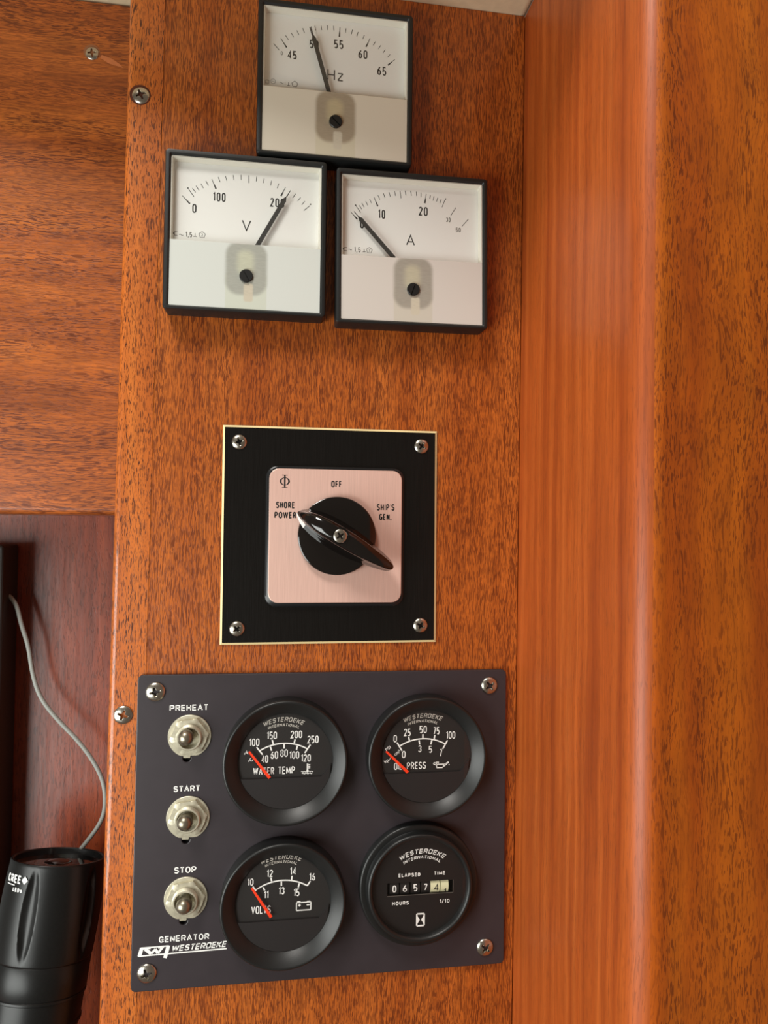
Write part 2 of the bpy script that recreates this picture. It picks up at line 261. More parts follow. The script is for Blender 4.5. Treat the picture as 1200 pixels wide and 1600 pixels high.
M['black_bezel'] = plain('black_satin_bezel', (25, 26, 26), .40, bump=.06, nscale=1500)
M['panel_black'] = plain('charcoal_anodised_plate', (54, 48, 52), .42, noise=.10, nscale=90, bump=.05)
M['face_black'] = plain('black_gauge_face', (27, 24, 23), .6)
M['cover_black'] = plain('black_gauge_cover', (31, 28, 29), .5)
M['void'] = plain('black_recess_shade', (6, 5, 5), .9)  # near black puts the shade inside openings into the colour
M['dial_white'] = plain('white_dial_card', (242, 243, 238), .6)
M['liner_white'] = plain('cream_dial_well', (226, 223, 210), .45)
M['print_black'] = plain('black_print', (32, 31, 29), .6)
M['print_grey'] = plain('grey_print', (90, 88, 82), .6)
M['needle_grey'] = plain('dark_grey_needle', (52, 51, 48), .5)
M['print_white'] = plain('white_print', (246, 246, 242), .6)
M['print_grey_white'] = plain('dulled_white_print', (205, 200, 190), .6)
M['needle_red'] = plain('orange_red_needle', (250, 62, 20), .45)
M['steel'] = plain('stainless_steel', (205, 200, 188), .26, 1.0, noise=.25, nscale=300, bump=.1)
M['nickel'] = plain('tarnished_nickel', (222, 216, 192), .42, .55, noise=.3, nscale=260, bump=.2)
M['lever'] = plain('dull_nickel_lever', (165, 158, 140), .34, .9, noise=.2, nscale=300)
M['switch_black'] = brushed('black_brushed_laminate', (17, 16, 15), 0.0, .26, amount=.6)
M['laminate_core'] = plain('cream_laminate_core', (244, 226, 168), .5)
M['rose'] = brushed('rose_brushed_aluminium', (246, 205, 190), .25, .36, amount=.12)
M['gloss_black'] = plain('glossy_black_plastic', (16, 13, 12), .10, coat=.5)
M['surround'] = plain('black_plastic_surround', (26, 28, 30), .3)
M['headliner'] = plain('cream_textured_headliner', (226, 205, 170), .75, noise=.12, nscale=160, bump=.7)
M['cable'] = plain('grey_cable_sheath', (150, 152, 146), .5)
M['torch_black'] = plain('black_anodised_aluminium', (24, 25, 25), .36, .3, noise=.2, nscale=700, bump=.05)
M['reflector'] = plain('smoked_reflector', (60, 66, 70), .16, 1.0)
M['device'] = plain('dark_grey_housing', (40, 36, 34), .5)
M['glass'] = glass_mat('clear_acrylic_pane', haze=.0)
M['lens'] = glass_mat('gauge_glass', ior=1.5, haze=.0)
M['drum_cream'] = plain('cream_number_wheel', (226, 226, 186), .5)
M['bare_wood'] = plain('bare_scratched_wood', (205, 122, 70), .6, noise=.15, nscale=500)

def frosted_cover(name, ax, patch_rgb=(176, 174, 166), base=(222, 220, 212)):
    """milky cover; the grey movement behind it shows as a soft-edged arch (object space, metres)"""
    m, nt, b = new_mat(name); N = nt.nodes; L = nt.links
    tc = N.new('ShaderNodeTexCoord'); sp = N.new('ShaderNodeSeparateXYZ'); L.new(tc.outputs['Object'], sp.inputs[0])
    def math_(op, a, c=None, d=None):
        n = N.new('ShaderNodeMath'); n.operation = op
        for i, v in enumerate((a, c, d)):
            if v is None: continue
            if isinstance(v, (int, float)): n.inputs[i].default_value = v
            else: L.new(v, n.inputs[i])
        return n.outputs[0]
    def box(cx, cy, hw, hh, r, soft):
        qx = math_('SUBTRACT', math_('ABSOLUTE', math_('SUBTRACT', sp.outputs[0], cx/1000)), (hw-r)/1000)
        qy = math_('SUBTRACT', math_('ABSOLUTE', math_('SUBTRACT', sp.outputs[2], cy/1000)), (hh-r)/1000)
        qx = math_('MAXIMUM', qx, 0.0); qy = math_('MAXIMUM', qy, 0.0)
        dd = math_('SQRT', math_('ADD', math_('MULTIPLY', qx, qx), math_('MULTIPLY', qy, qy)))
        dd = math_('SUBTRACT', dd, r/1000)
        mr = N.new('ShaderNodeMapRange'); mr.interpolation_type = 'SMOOTHSTEP'
        mr.inputs['From Min'].default_value = soft/1000; mr.inputs['From Max'].default_value = -soft/1000
        L.new(dd, mr.inputs['Value']); return mr.outputs[0]
    def mix(f, c1, rgb):
        x = N.new('ShaderNodeMix'); x.data_type = 'RGBA'; L.new(f, x.inputs[0])
        if isinstance(c1, tuple): x.inputs[6].default_value = c1
        else: L.new(c1, x.inputs[6])
        x.inputs[7].default_value = lin(*rgb); return x.outputs[2]
    a1 = box(ax, -21.0, 12.2, 16.0, 8, 1.6)
    foot = box(ax, -36, 12.2, 12, 2, .5)
    glow = box(ax-.5, -17.5, 4.8, 7.5, 4.5, 2.4)
    tab = box(ax+1.4, -35.5, 2.7, 5.5, 1.5, .7)
    c = mix(foot, lin(*base), tuple(int(v*.965) for v in base[:2])+(int(base[2]*.93),))
    c = mix(a1, c, patch_rgb)
    c = mix(glow, c, tuple(min(255, v+26) for v in patch_rgb[:2])+(patch_rgb[2]+14,))
    c = mix(tab, c, (206, 198, 178))
    n = N.new('ShaderNodeTexNoise'); mp = N.new('ShaderNodeMapping'); mp.inputs['Scale'].default_value = (300, 300, 2200)
    L.new(tc.outputs['Object'], mp.inputs[0]); L.new(mp.outputs[0], n.inputs[0]); n.inputs['Scale'].default_value = 1
    r = N.new('ShaderNodeValToRGB'); r.color_ramp.elements[0].color = (.92, .92, .92, 1); r.color_ramp.elements[0].position = .35; r.color_ramp.elements[1].position = .65; L.new(n.outputs['Fac'], r.inputs[0])
    x = N.new('ShaderNodeMix'); x.data_type = 'RGBA'; x.blend_type = 'MULTIPLY'; L.new(a1, x.inputs[0]); L.new(c, x.inputs[6]); L.new(r.outputs[0], x.inputs[7])
    L.new(x.outputs[2], b.inputs['Base Color']); b.inputs['Roughness'].default_value = .35
    return m

# ---------------------------------------------------------------- builders
def link(o, parent=None):
    COL.objects.link(o)
    if parent: o.parent = parent
    return o
def obj(name, bm, mat, parent=None, smooth=False, angle=None):
    me = bpy.data.meshes.new(name); bm.normal_update(); bm.to_mesh(me); bm.free()
    me.materials.append(M[mat] if isinstance(mat, str) else mat)
    if smooth:
        for p_ in me.polygons: p_.use_smooth = True
        if angle:
            me.set_sharp_from_angle(angle=math.radians(angle))
    return link(bpy.data.objects.new(name, me), parent)
def thing(name, label, cat, x, y, z=0, th=0, group=None):
    o = bpy.data.objects.new(name, None); COL.objects.link(o); o.empty_display_size = .01
    o.location = PW(x, y, z); o.rotation_euler = (0, -th, 0)
    o['label'] = label; o['category'] = cat
    if group: o['group'] = group
    return o
def bm_new(): return bmesh.new()
def bx(bm, x0, x1, y0, y1, z0, z1, bev=0, seg=2):
    vs = [bm.verts.new(P(x, y, z)) for x in (x0, x1) for y in (y0, y1) for z in (z0, z1)]
    F = [(0,1,3,2),(4,6,7,5),(0,4,5,1),(2,3,7,6),(0,2,6,4),(1,5,7,3)]
    fs = [bm.faces.new([vs[i] for i in f]) for f in F]
    bmesh.ops.recalc_face_normals(bm, faces=fs)
    if bev: bmesh.ops.bevel(bm, geom=list({e for f in fs for e in f.edges}), offset=bev/1000, segments=seg, profile=.5, affect='EDGES')
    return bm
def rrect(x0, x1, y0, y1, r, n=6):
    out = []
    for cx, cy, a0 in ((x1-r, y1-r, 0), (x0+r, y1-r, 90), (x0+r, y0+r, 180), (x1-r, y0+r, 270)):
        for k in range(n+1):
            a = math.radians(a0+90*k/n); out.append((cx+r*math.cos(a), cy+r*math.sin(a)))
    return out
def circ(cx, cy, r, n=64, a0=0): return [(cx+r*math.cos(a0+2*math.pi*k/n), cy+r*math.sin(a0+2*math.pi*k/n)) for k in range(n)]
def stack(bm, rings, cap0=False, cap1=True):
    """rings: list of (list of (x,y), z); skins consecutive rings"""
    R_ = [[bm.verts.new(P(x, y, z)) for x, y in pts] for pts, z in rings]
    n = len(R_[0])
    for a, b in zip(R_, R_[1:]):
        for i in range(n): bm.faces.new((a[i], a[(i+1) % n], b[(i+1) % n], b[i]))
    if cap0: bm.faces.new(list(reversed(R_[0])))
    if cap1: bm.faces.new(R_[-1])
    return bm
def lathe(bm, prof, cx=0, cy=0, n=72, cap0=False, cap1=False): return stack(bm, [(circ(cx, cy, r, n), z) for r, z in prof], cap0, cap1)
def plate(outer, holes, z0, z1, bev=.25):
    """flat plate with real holes, through a filled 2-D curve"""
    cu = bpy.data.curves.new('tmp', 'CURVE'); cu.dimensions = '2D'; cu.fill_mode = 'BOTH'
    for L_ in [outer]+holes:
        s = cu.splines.new('POLY'); s.points.add(len(L_)-1); s.use_cyclic_u = True
        for p_, (x, y) in zip(s.points, L_): p_.co = (x, y, 0, 1)
    cu.extrude = (z1-z0)/2-bev; cu.bevel_depth = bev; cu.bevel_resolution = 1; cu.offset = -bev
    o = bpy.data.objects.new('tmp', cu); COL.objects.link(o)
    dg = bpy.context.evaluated_depsgraph_get(); me = bpy.data.meshes.new_from_object(o.evaluated_get(dg))
    bm = bmesh.new(); bm.from_mesh(me)
    for v in bm.verts:
        x, y, z = v.co; v.co = P(x, y, (z0+z1)/2+z)
    bpy.data.objects.remove(o); bpy.data.curves.remove(cu); bpy.data.meshes.remove(me)
    bmesh.ops.recalc_face_normals(bm, faces=bm.faces)
    return bm
_tc = {}
def text_geo(s, bold=0., shear=0., space=1.):
    k = (s, bold, shear, space)
    if k not in _tc:
        cu = bpy.data.curves.new('tmp', 'FONT'); cu.body = s; cu.size = 1; cu.offset = bold; cu.shear = shear; cu.space_character = space
        cu.resolution_u = 4
        o = bpy.data.objects.new('tmp', cu); COL.objects.link(o)
        dg = bpy.context.evaluated_depsgraph_get(); dg.update()
        me = bpy.data.meshes.new_from_object(o.evaluated_get(dg))
        V = [tuple(v.co[:2]) for v in me.vertices]; F = [tuple(p_.vertices) for p_ in me.polygons]
        bpy.data.objects.remove(o); bpy.data.curves.remove(cu); bpy.data.meshes.remove(me)
        x0 = min(v[0] for v in V); x1 = max(v[0] for v in V); y0 = min(v[1] for v in V); y1 = max(v[1] for v in V)
        _tc[k] = ([((x-x0)/(x1-x0)-.5, (y-y0)/(y1-y0)-.5) for x, y in V], F)
    return _tc[k]
def put_text(bm, s, x, y, w, h, z, bold=.02, shear=0., rot=0., space=1.):
    V, F = text_geo(s, bold, shear, space); c, sn = math.cos(rot), math.sin(rot)
    vs = [bm.verts.new(P(x+c*a*w-sn*b*h, y+sn*a*w+c*b*h, z)) for a, b in V]
    for f in F:
        try: bm.faces.new([vs[i] for i in f])
        except ValueError: pass
# ---- own stroke alphabet (engraver's lettering): every glyph is a few centre lines in a w x h box
def earc(cx, cy, rx, ry, a0, a1, n=None):
    n = n or max(3, int(abs(a1-a0)/18)); return [(cx+rx*math.cos(math.radians(a0+(a1-a0)*k/n)), cy+ry*math.sin(math.radians(a0+(a1-a0)*k/n))) for k in range(n+1)]
def glyph(ch, W, H, s):
    x0, x1, y0, y1 = s/2, W-s/2, s/2, H-s/2; xm, ym = W/2, H/2; rx = (x1-x0)/2; w = x1-x0; h = y1-y0
    ry = min(h/2, rx*1.25); q = h/4+.0*h; qy = min(h/4, max(rx, h*.2))
    if ch in '0O': return [earc(xm, y1-ry, rx, ry, 0, 180)+earc(xm, y0+ry, rx, ry, 180, 360)+[(x1, y1-ry)]]
    if ch == '1': return [[(x0, y1-.17*h), (x1-.12*w, y1), (x1-.12*w, y0)]]
    if ch == '2': return [earc(xm, y1-ry, rx, ry, 165, -25)+[(x0, y0), (x1, y0)]]
    if ch == '3':
        r1 = h*.235; r2 = h*.265; return [earc(xm, y1-r1, rx*.92, r1, 160, -90), earc(xm, y0+r2, rx, r2, 90, -160)]
    if ch == '4': return [[(x1-.2*w, y0), (x1-.2*w, y1), (x0, y0+.27*h), (x1, y0+.27*h)]]
    if ch == '5':
        r2 = h*.30; return [[(x1-.05*w, y1), (x0+.06*w, y1), (x0+.02*w, ym)]+earc(xm, y0+r2-.02*h, rx, r2, 118, -140)]
    if ch == '6':
        r2 = h*.28; return [earc(xm, y0+r2, rx, r2, 180, -180), [(x0, y0+r2), (x0+.04*w, y0+.55*h), (x1-.25*w, y1)]]
    if ch == '7': return [[(x0, y1), (x1, y1)], [(x1, y1), (x0+.22*w, y0)]]
    if ch == '8':
        r1 = h*.235; r2 = h*.265; return [earc(xm, y1-r1, rx*.92, r1, 0, 360), earc(xm, y0+r2, rx, r2, 0, 360)]
    if ch == 'A': return [[(x0, y0), (xm, y1), (x1, y0)], [(x0+.19*w, y0+.33*h), (x1-.19*w, y0+.33*h)]]
    def bowl(ya, yb):
        r = (yb-ya)/2; rr_ = min(r*1.1, w*.75); return [(x0, yb), (x1-rr_, yb)]+earc(x1-rr_, (ya+yb)/2, rr_, r, 90, -90)+[(x0, ya)]
    if ch == 'B': return [[(x0, y0), (x0, y1)], bowl(y0+.52*h, y1), bowl(y0, y0+.52*h)]
    if ch == 'D': return [[(x0, y0), (x0, y1)], bowl(y0, y1)]
    if ch == 'P': return [[(x0, y0), (x0, y1)], bowl(y0+.44*h, y1)]
    if ch == 'R': return [[(x0, y0), (x0, y1)], bowl(y0+.47*h, y1), [(xm+.05*w, y0+.47*h), (x1, y0)]]
    if ch == 'C': return [earc(xm, y1-ry, rx, ry, 25, 180)+earc(xm, y0+ry, rx, ry, 180, 335)]
    if ch == 'G': return [earc(xm, y1-ry, rx, ry, 25, 180)+earc(xm, y0+ry, rx, ry, 180, 345)+[(x1, y0+.44*h), (xm+.05*w, y0+.44*h)], [(x1, y0+.44*h), (x1, y0)]]
    if ch == 'E': return [[(x1, y1), (x0, y1), (x0, y0), (x1, y0)], [(x0, ym), (x1-.08*w, ym)]]
    if ch == 'F': return [[(x1, y1), (x0, y1), (x0, y0)], [(x0, ym), (x1-.12*w, ym)]]
    if ch == 'H': return [[(x0, y0), (x0, y1)], [(x1, y0), (x1, y1)], [(x0, ym), (x1, ym)]]
    if ch == 'I': return [[(xm, y0), (xm, y1)]]
    if ch == 'K': return [[(x0, y0), (x0, y1)], [(x1, y1), (x0, y0+.4*h)], [(x0+.3*w, y0+.56*h), (x1, y0)]]
    if ch == 'L': return [[(x0, y1), (x0, y0), (x1, y0)]]
    if ch == 'M': return [[(x0, y0), (x0, y1)], [(x0, y1), (xm, y0+.1*h)], [(xm, y0+.1*h), (x1, y1)], [(x1, y1), (x1, y0)]]
    if ch == 'N': return [[(x0, y0), (x0, y1)], [(x0, y1), (x1, y0)], [(x1, y0), (x1, y1)]]
    if ch in 'Ss':
        r1 = h*.24; r2 = h*.26; return [earc(xm, y1-r1, rx*.95, r1, 20, 270)+earc(xm, y0+r2, rx, r2, 90, -160)]
    if ch == 'T': return [[(x0, y1), (x1, y1)], [(xm, y1), (xm, y0)]]
    if ch == 'U': return [[(x0, y1)]+earc(xm, y0+ry, rx, ry, 180, 360)+[(x1, y1)]]
    if ch == 'V': return [[(x0, y1), (xm, y0), (x1, y1)]]
    if ch == 'W': return [[(x0, y1), (x0+.25*w, y0)], [(x0+.25*w, y0), (xm, y1)], [(xm, y1), (x1-.25*w, y0)], [(x1-.25*w, y0), (x1, y1)]]
    if ch in 'Zz': return [[(x0, y1), (x1, y1)], [(x1, y1), (x0, y0)], [(x0, y0), (x1, y0)]]
    if ch == '/': return [[(x0, y0-.1*h), (x1, y1+.1*h)]]
    if ch == '.': return [[(xm, y0-s/2), (xm, y0+s/2)]]
    if ch == ',': return [[(x1, y0+s*.4), (x0, y0-s*1.2)]]
    if ch == "'": return [[(xm, y1), (xm, y1-.28*h)]]
    return []
CW = {'1': .62, 'I': .30, 'M': 1.25, 'W': 1.45, '.': .38, ',': .3, "'": .22, '/': .7, 'E': .9, 'F': .85, 'L': .85, 'T': .95, 'A': 1.1, 'V': 1.08, 'z': .8, 'O': 1.05, 'C': 1.02, 'G': 1.05, 's': .8}
def ribbon(pts, s):
    """mitred band of width s along a polyline -> list of quads"""
    pts = [q_ for i, q_ in enumerate(pts) if i == 0 or math.dist(q_, pts[i-1]) > 1e-5]
    closed = math.dist(pts[0], pts[-1]) < 1e-4
    n = len(pts); L_, R_ = [], []
    for i in range(n):
        a = pts[i-1] if i else (pts[-2] if closed else None); c = pts[i+1] if i < n-1 else (pts[1] if closed else None); b_ = pts[i]
        def nrm(u, v): d_ = math.dist(u, v); return (-(v[1]-u[1])/d_, (v[0]-u[0])/d_)
        if a is None: nx, ny = nrm(b_, c); k = 1
        elif c is None: nx, ny = nrm(a, b_); k = 1
        else:
            n1, n2 = nrm(a, b_), nrm(b_, c); mx_, my_ = n1[0]+n2[0], n1[1]+n2[1]; d_ = math.hypot(mx_, my_) or 1
            nx, ny = mx_/d_, my_/d_; k = min(2.2, 1/max(.2, nx*n1[0]+ny*n1[1]))
        L_.append((b_[0]+nx*k*s/2, b_[1]+ny*k*s/2)); R_.append((b_[0]-nx*k*s/2, b_[1]-ny*k*s/2))
    return [(R_[i], R_[i+1], L_[i+1], L_[i]) for i in range(n-1)]
def word_quads(text, w, h, s, gap=.30, hs=None):
    """quads of a word filling a w x h box centred on the origin; s = stroke width"""
    ws = [CW.get(c, 1.) if c != ' ' else .6 for c in text]
    u = w/(sum(ws)+gap*(len(text)-1)); x = -w/2; out = []
    for c, k in zip(text, ws):
        hh = h*(.72 if c in 'zs' else 1)
        sc_ = min(s, k*u*(.40 if c not in 'WMI.,1' else {'W': .19, 'M': .24, 'I': 1, '1': .55}.get(c, 1)))
        for pl in glyph(c, k*u, hh, sc_): out += [[(x+a, b-h/2) for a, b in q_] for q_ in ribbon(pl, sc_)]
        x += (k+gap)*u
    return out
def put_quads(bm, quads, f, cuts=1):
    if cuts > 1:
        fine = []
        for a, b, c, d in quads:
            L2 = lambda u, v, k: (u[0]+(v[0]-u[0])*k/cuts, u[1]+(v[1]-u[1])*k/cuts)
            fine += [(L2(a, b, k), L2(a, b, k+1), L2(d, c, k+1), L2(d, c, k)) for k in range(cuts)]
        quads = fine
    for q_ in quads:
        try: bm.faces.new([bm.verts.new(f(*p_)) for p_ in q_])
        except ValueError: pass
def word(parent, name, text, x, y, w, h, z, s, mat, shear=0., rot=0., gap=.30, box=None):
    bm = bmesh.new(); c, sn = math.cos(rot), math.sin(rot)
    put_quads(bm, word_quads(text, w, h, s, gap), lambda a, b: P(x+c*(a+shear*b)-sn*b, y+sn*(a+shear*b)+c*b, z))
    return obj(name, bm, mat, parent)
def arc_word(parent, name, text, p0, p1, p2, h, z, s, mat, shear=.22, gap=.26):
    ux, uy, r = circle3(p0, p1, p2)
    a0 = math.atan2(p0[1]-uy, p0[0]-ux); a1 = math.atan2(p2[1]-uy, p2[0]-ux); w = abs(a1-a0)*(r+h/2)
    def f(a, b):
        t = (a0+a1)/2-(a+shear*b)/(r+h/2); rr = r+b+h/2; return P(ux+rr*math.cos(t), uy+rr*math.sin(t), z)
    bm = bmesh.new(); put_quads(bm, word_quads(text, w, h, s, gap), f); return obj(name, bm, mat, parent)
def circle3(p0, p1, p2):
    ax, ay = p0; bx_, by = p1; cx, cy = p2
    d = 2*(ax*(by-cy)+bx_*(cy-ay)+cx*(ay-by))
    ux = ((ax*ax+ay*ay)*(by-cy)+(bx_*bx_+by*by)*(cy-ay)+(cx*cx+cy*cy)*(ay-by))/d
    uy = ((ax*ax+ay*ay)*(cx-bx_)+(bx_*bx_+by*by)*(ax-cx)+(cx*cx+cy*cy)*(bx_-ax))/d
    return ux, uy, math.hypot(ax-ux, ay-uy)
def arc_text(bm, s, p0, p1, p2, h, z, bold=.03, shear=.25):
    """word with its baseline on the circle through three points"""
    ux, uy, r = circle3(p0, p1, p2)
    a0 = math.atan2(p0[1]-uy, p0[0]-ux); a1 = math.atan2(p2[1]-uy, p2[0]-ux)
    V, F = text_geo(s, bold, shear, 1.05)
    vs = []
    for a, b in V:
        t = a0+(a1-a0)*(a+.5); rr = r+(b+.5)*h
        vs.append(bm.verts.new(P(ux+rr*math.cos(t), uy+rr*math.sin(t), z)))
    for f in F:
        try: bm.faces.new([vs[i] for i in f])
        except ValueError: pass
def seg(bm, x0, y0, x1, y1, w, z, w2=None, t=.03):
    w2 = w if w2 is None else w2
    dx, dy = x1-x0, y1-y0; l = math.hypot(dx, dy) or 1; nx, ny = -dy/l, dx/l
    q = [(x0+nx*w/2, y0+ny*w/2), (x0-nx*w/2, y0-ny*w/2), (x1-nx*w2/2, y1-ny*w2/2), (x1+nx*w2/2, y1+ny*w2/2)]
    lo = [bm.verts.new(P(x, y, z-t)) for x, y in q]; hi = [bm.verts.new(P(x, y, z)) for x, y in q]
    bm.faces.new(hi)
    for i in range(4): bm.faces.new((lo[i], lo[(i+1) % 4], hi[(i+1) % 4], hi[i]))
def path(bm, pts, w, z, close=False):
    P_ = pts+[pts[0]] if close else pts
    for a, b in zip(P_, P_[1:]): seg(bm, *a, *b, w, z)
def arc_line(bm, p0, p1, p2, w, z, n=28):
    ux, uy, r = circle3(p0, p1, p2)
    a0 = math.atan2(p0[1]-uy, p0[0]-ux); a1 = math.atan2(p2[1]-uy, p2[0]-ux)
    rows = []
    for k in range(n+1):
        t = a0+(a1-a0)*k/n
        rows.append((bm.verts.new(P(ux+(r-w/2)*math.cos(t), uy+(r-w/2)*math.sin(t), z)), bm.verts.new(P(ux+(r+w/2)*math.cos(t), uy+(r+w/2)*math.sin(t), z))))
    for a, b in zip(rows, rows[1:]): bm.faces.new((a[0], b[0], b[1], a[1]))
def bar(bm, x0, y0, x1, y1, w0, w1, z, t):
    seg(bm, x0, y0, x1, y1, w0, z, w1, t)

# ---- Phillips pan-head screw, one mesh per size
_sc = {}
def screw_mesh(r, dome=.42, size=1.0, mat='steel'):
    k = (round(r, 2), dome, size)
    if k in _sc: return _sc[k]
    bm = bmesh.new(); n = 96; rings = 30; R_ = []
    def hz(x, y):
        q = math.hypot(x, y)/r
        z = r*dome*math.sqrt(max(0, 1-(q*.965)**2))
        L_, w = .60*size, .145*size
        a, b = abs(x)/r, abs(y)/r
        def arm(u, v): # inside an arm along u
            e = max(v-w*(1.15-.5*min(1, u/L_)), u-L_); return max(0., min(1., -e/.05))
        ins = max(arm(a, b), arm(b, a), max(0., min(1., (.27*size-(a+b)*.72)/.06)))
        return z-ins*r*(.30+.42*max(0, 1-q/.55))
    c = bm.verts.new(P(0, 0, hz(0, 0)))
    for i in range(1, rings+1):
        rr = r*(i/rings)
        R_.append([bm.verts.new(P(rr*math.cos(2*math.pi*j/n), rr*math.sin(2*math.pi*j/n), hz(rr*math.cos(2*math.pi*j/n), rr*math.sin(2*math.pi*j/n)))) for j in range(n)])
    R_.append([bm.verts.new(P(r*math.cos(2*math.pi*j/n), r*math.sin(2*math.pi*j/n), -.05)) for j in range(n)])
    for j in range(n): bm.faces.new((c, R_[0][j], R_[0][(j+1) % n]))
    for a, b in zip(R_, R_[1:]):
        for j in range(n): bm.faces.new((a[j], b[j], b[(j+1) % n], a[(j+1) % n]))
    bmesh.ops.recalc_face_normals(bm, faces=bm.faces)
    me = bpy.data.meshes.new('screw'); bm.to_mesh(me); bm.free(); me.materials.append(M[mat])
    for p_ in me.polygons: p_.use_smooth = True
    me.set_sharp_from_angle(angle=math.radians(38))
    _sc[k] = me; return me
def screw(parent, x, y, z, r, ang, world=False, dome=.42, size=1.0, tilt=(0, 0)):
    o = bpy.data.objects.new('screw', screw_mesh(r, dome, size)); COL.objects.link(o)
    o.location = P(x, y, z); o.rotation_euler = (tilt[0], -math.radians(ang), tilt[1])
    o.parent = parent
    return o
def structure(o): o['kind'] = 'structure'; return o

# ================================================================ SETTING
TH = -0.0095            # the joinery leans a hair to the right of the instruments' plumb
def setting(name, bm, mat, smooth=False, angle=None):
    o = obj(name, bm, mat, None, smooth, angle); o.location = BASE; o.rotation_euler = (0, -TH, 0)
    return structure(o)
# instrument wall: veneered board with a solid rounded edging down its left side
XL, XR, YT, YB = -127.0, 125.6, 339.0, -760.0
bm = bm_new(); bx(bm, XL+21.4, XR-.4, YB, YT, -18, 0, .3, 1)
wall_back = setting('wall_back', bm, 'wood_main')
bm = bm_new()
prof = [(XL+21.3, -18), (XL, -18)] + [(XL+4-4*math.cos(math.radians(a)), -4+4*math.sin(math.radians(a))) for a in range(0, 91, 10)] + [(XL+21.3, 0.02)]
A_ = [bm.verts.new(P(x, YB, z)) for x, z in prof]; B_ = [bm.verts.new(P(x, YT, z)) for x, z in prof]
for i in range(len(prof)): j = (i+1) % len(prof); bm.faces.new((A_[i], A_[j], B_[j], B_[i]))
bm.faces.new(A_); bm.faces.new(list(reversed(B_))); bmesh.ops.recalc_face_normals(bm, faces=bm.faces)
trim = setting('trim_1', bm, 'wood_edge', True, 30)
def rl(x, y):  # plumb frame -> leaning joinery frame
    c, s = math.cos(-TH), math.sin(-TH); return (c*x-s*y, s*x+c*y)
x, y = rl(-115.9, 258.7)
bm = bm_new(); lathe(bm, [(6.3, .06), (6.0, .05), (5.3, .03)], n=40, cap1=True)
o = obj('screw_counterbore', bm, plain('dark_countersink', (92, 40, 18), .6), trim); o.location = P(x-.5, y+.5, 0)
screw(trim, x, y, .1, 5.1, 25, dome=.36)
x, y = rl(-119.0, -116.3); screw(trim, x, y, .1, 5.4, 70, dome=.36)
# recessed cross-grain board on the left
bm = bm_new(); LX0, LX1, LB, LT = -420.0, -100.0, 3.2, 338.5
prof = [(LT, -36), (LT, -54), (LB, -54)] + [(LB+4.5-4.5*math.sin(math.radians(a)) if 0 else LB+4.5-4.5*math.cos(math.radians(a)), -40.5+4.5*math.sin(math.radians(a))) for a in range(0, 91, 10)]
A_ = [bm.verts.new(P(LX0, y_, z_)) for y_, z_ in prof]; B_ = [bm.verts.new(P(LX1, y_, z_)) for y_, z_ in prof]
for i in range(len(prof)): j = (i+1) % len(prof); bm.faces.new((A_[i], A_[j], B_[j], B_[i]))
bm.faces.new(A_); bm.faces.new(list(reversed(B_))); bmesh.ops.recalc_face_normals(bm, faces=bm.faces)
wl = obj('wall_left', bm, 'wood_left', None, True, 30); wl.location = BASE; structure(wl)
bm = bm_new(); lathe(bm, [(5.2, .05), (4.6, .04)], n=40, cap1=True)
o = obj('screw_counterbore', bm, plain('rubbed_countersink', (150, 96, 60), .6), wl); o.location = P(-153.6, 305.2, -36)
screw(wl, -153.3, 304.4, -35.95, 4.2, 8, dome=.3, size=1.1)
bm = bm_new()
vs = [bm.verts.new(P(a, b, -35.93)) for a, b in ((-148.5, 302.2), (-143, 299), (-133.6, 296.9), (-136.2, 299.4), (-141.5, 302.6), (-147.5, 304.2))]; bm.faces.new(vs)
obj('scratch', bm, 'bare_wood', wl)
# niche under it
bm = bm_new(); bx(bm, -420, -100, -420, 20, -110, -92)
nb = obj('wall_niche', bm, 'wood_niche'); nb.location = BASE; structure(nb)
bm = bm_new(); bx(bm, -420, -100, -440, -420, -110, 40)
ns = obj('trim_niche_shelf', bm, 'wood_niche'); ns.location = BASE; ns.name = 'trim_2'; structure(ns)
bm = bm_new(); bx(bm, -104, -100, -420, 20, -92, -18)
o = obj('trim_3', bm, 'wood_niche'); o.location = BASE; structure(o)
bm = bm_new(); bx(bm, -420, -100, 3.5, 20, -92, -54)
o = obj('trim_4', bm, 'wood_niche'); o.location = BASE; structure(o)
# right: side of the neighbouring cupboard with a rounded corner
bm = bm_new(); R0 = 12.0; ZF = 158.0
prof = [(XR, -18)] + [(XR, z_) for z_ in (0, 40, 80, 120)] + [(XR+R0-R0*math.cos(math.radians(a)), ZF-R0+R0*math.sin(math.radians(a))) for a in range(0, 91, 6)] + [(XR+260, ZF), (XR+260, -18)]
A_ = [bm.verts.new(P(x, YB, z)) for x, z in prof]; B_ = [bm.verts.new(P(x, YT, z)) for x, z in prof]
for i in range(len(prof)): j = (i+1) % len(prof); bm.faces.new((A_[i], A_[j], B_[j], B_[i]))
bm.faces.new(A_); bm.faces.new(list(reversed(B_))); bmesh.ops.recalc_face_normals(bm, faces=bm.faces)
wr = setting('wall_right', bm, 'wood_side', True, 25)
wr.data.materials.append(M['wood_front'])
for p_ in wr.data.polygons:          # the front is a flat-sawn board, the side and its rounded edge quarter-sawn
    if p_.normal.y < -.9: p_.material_index = 1
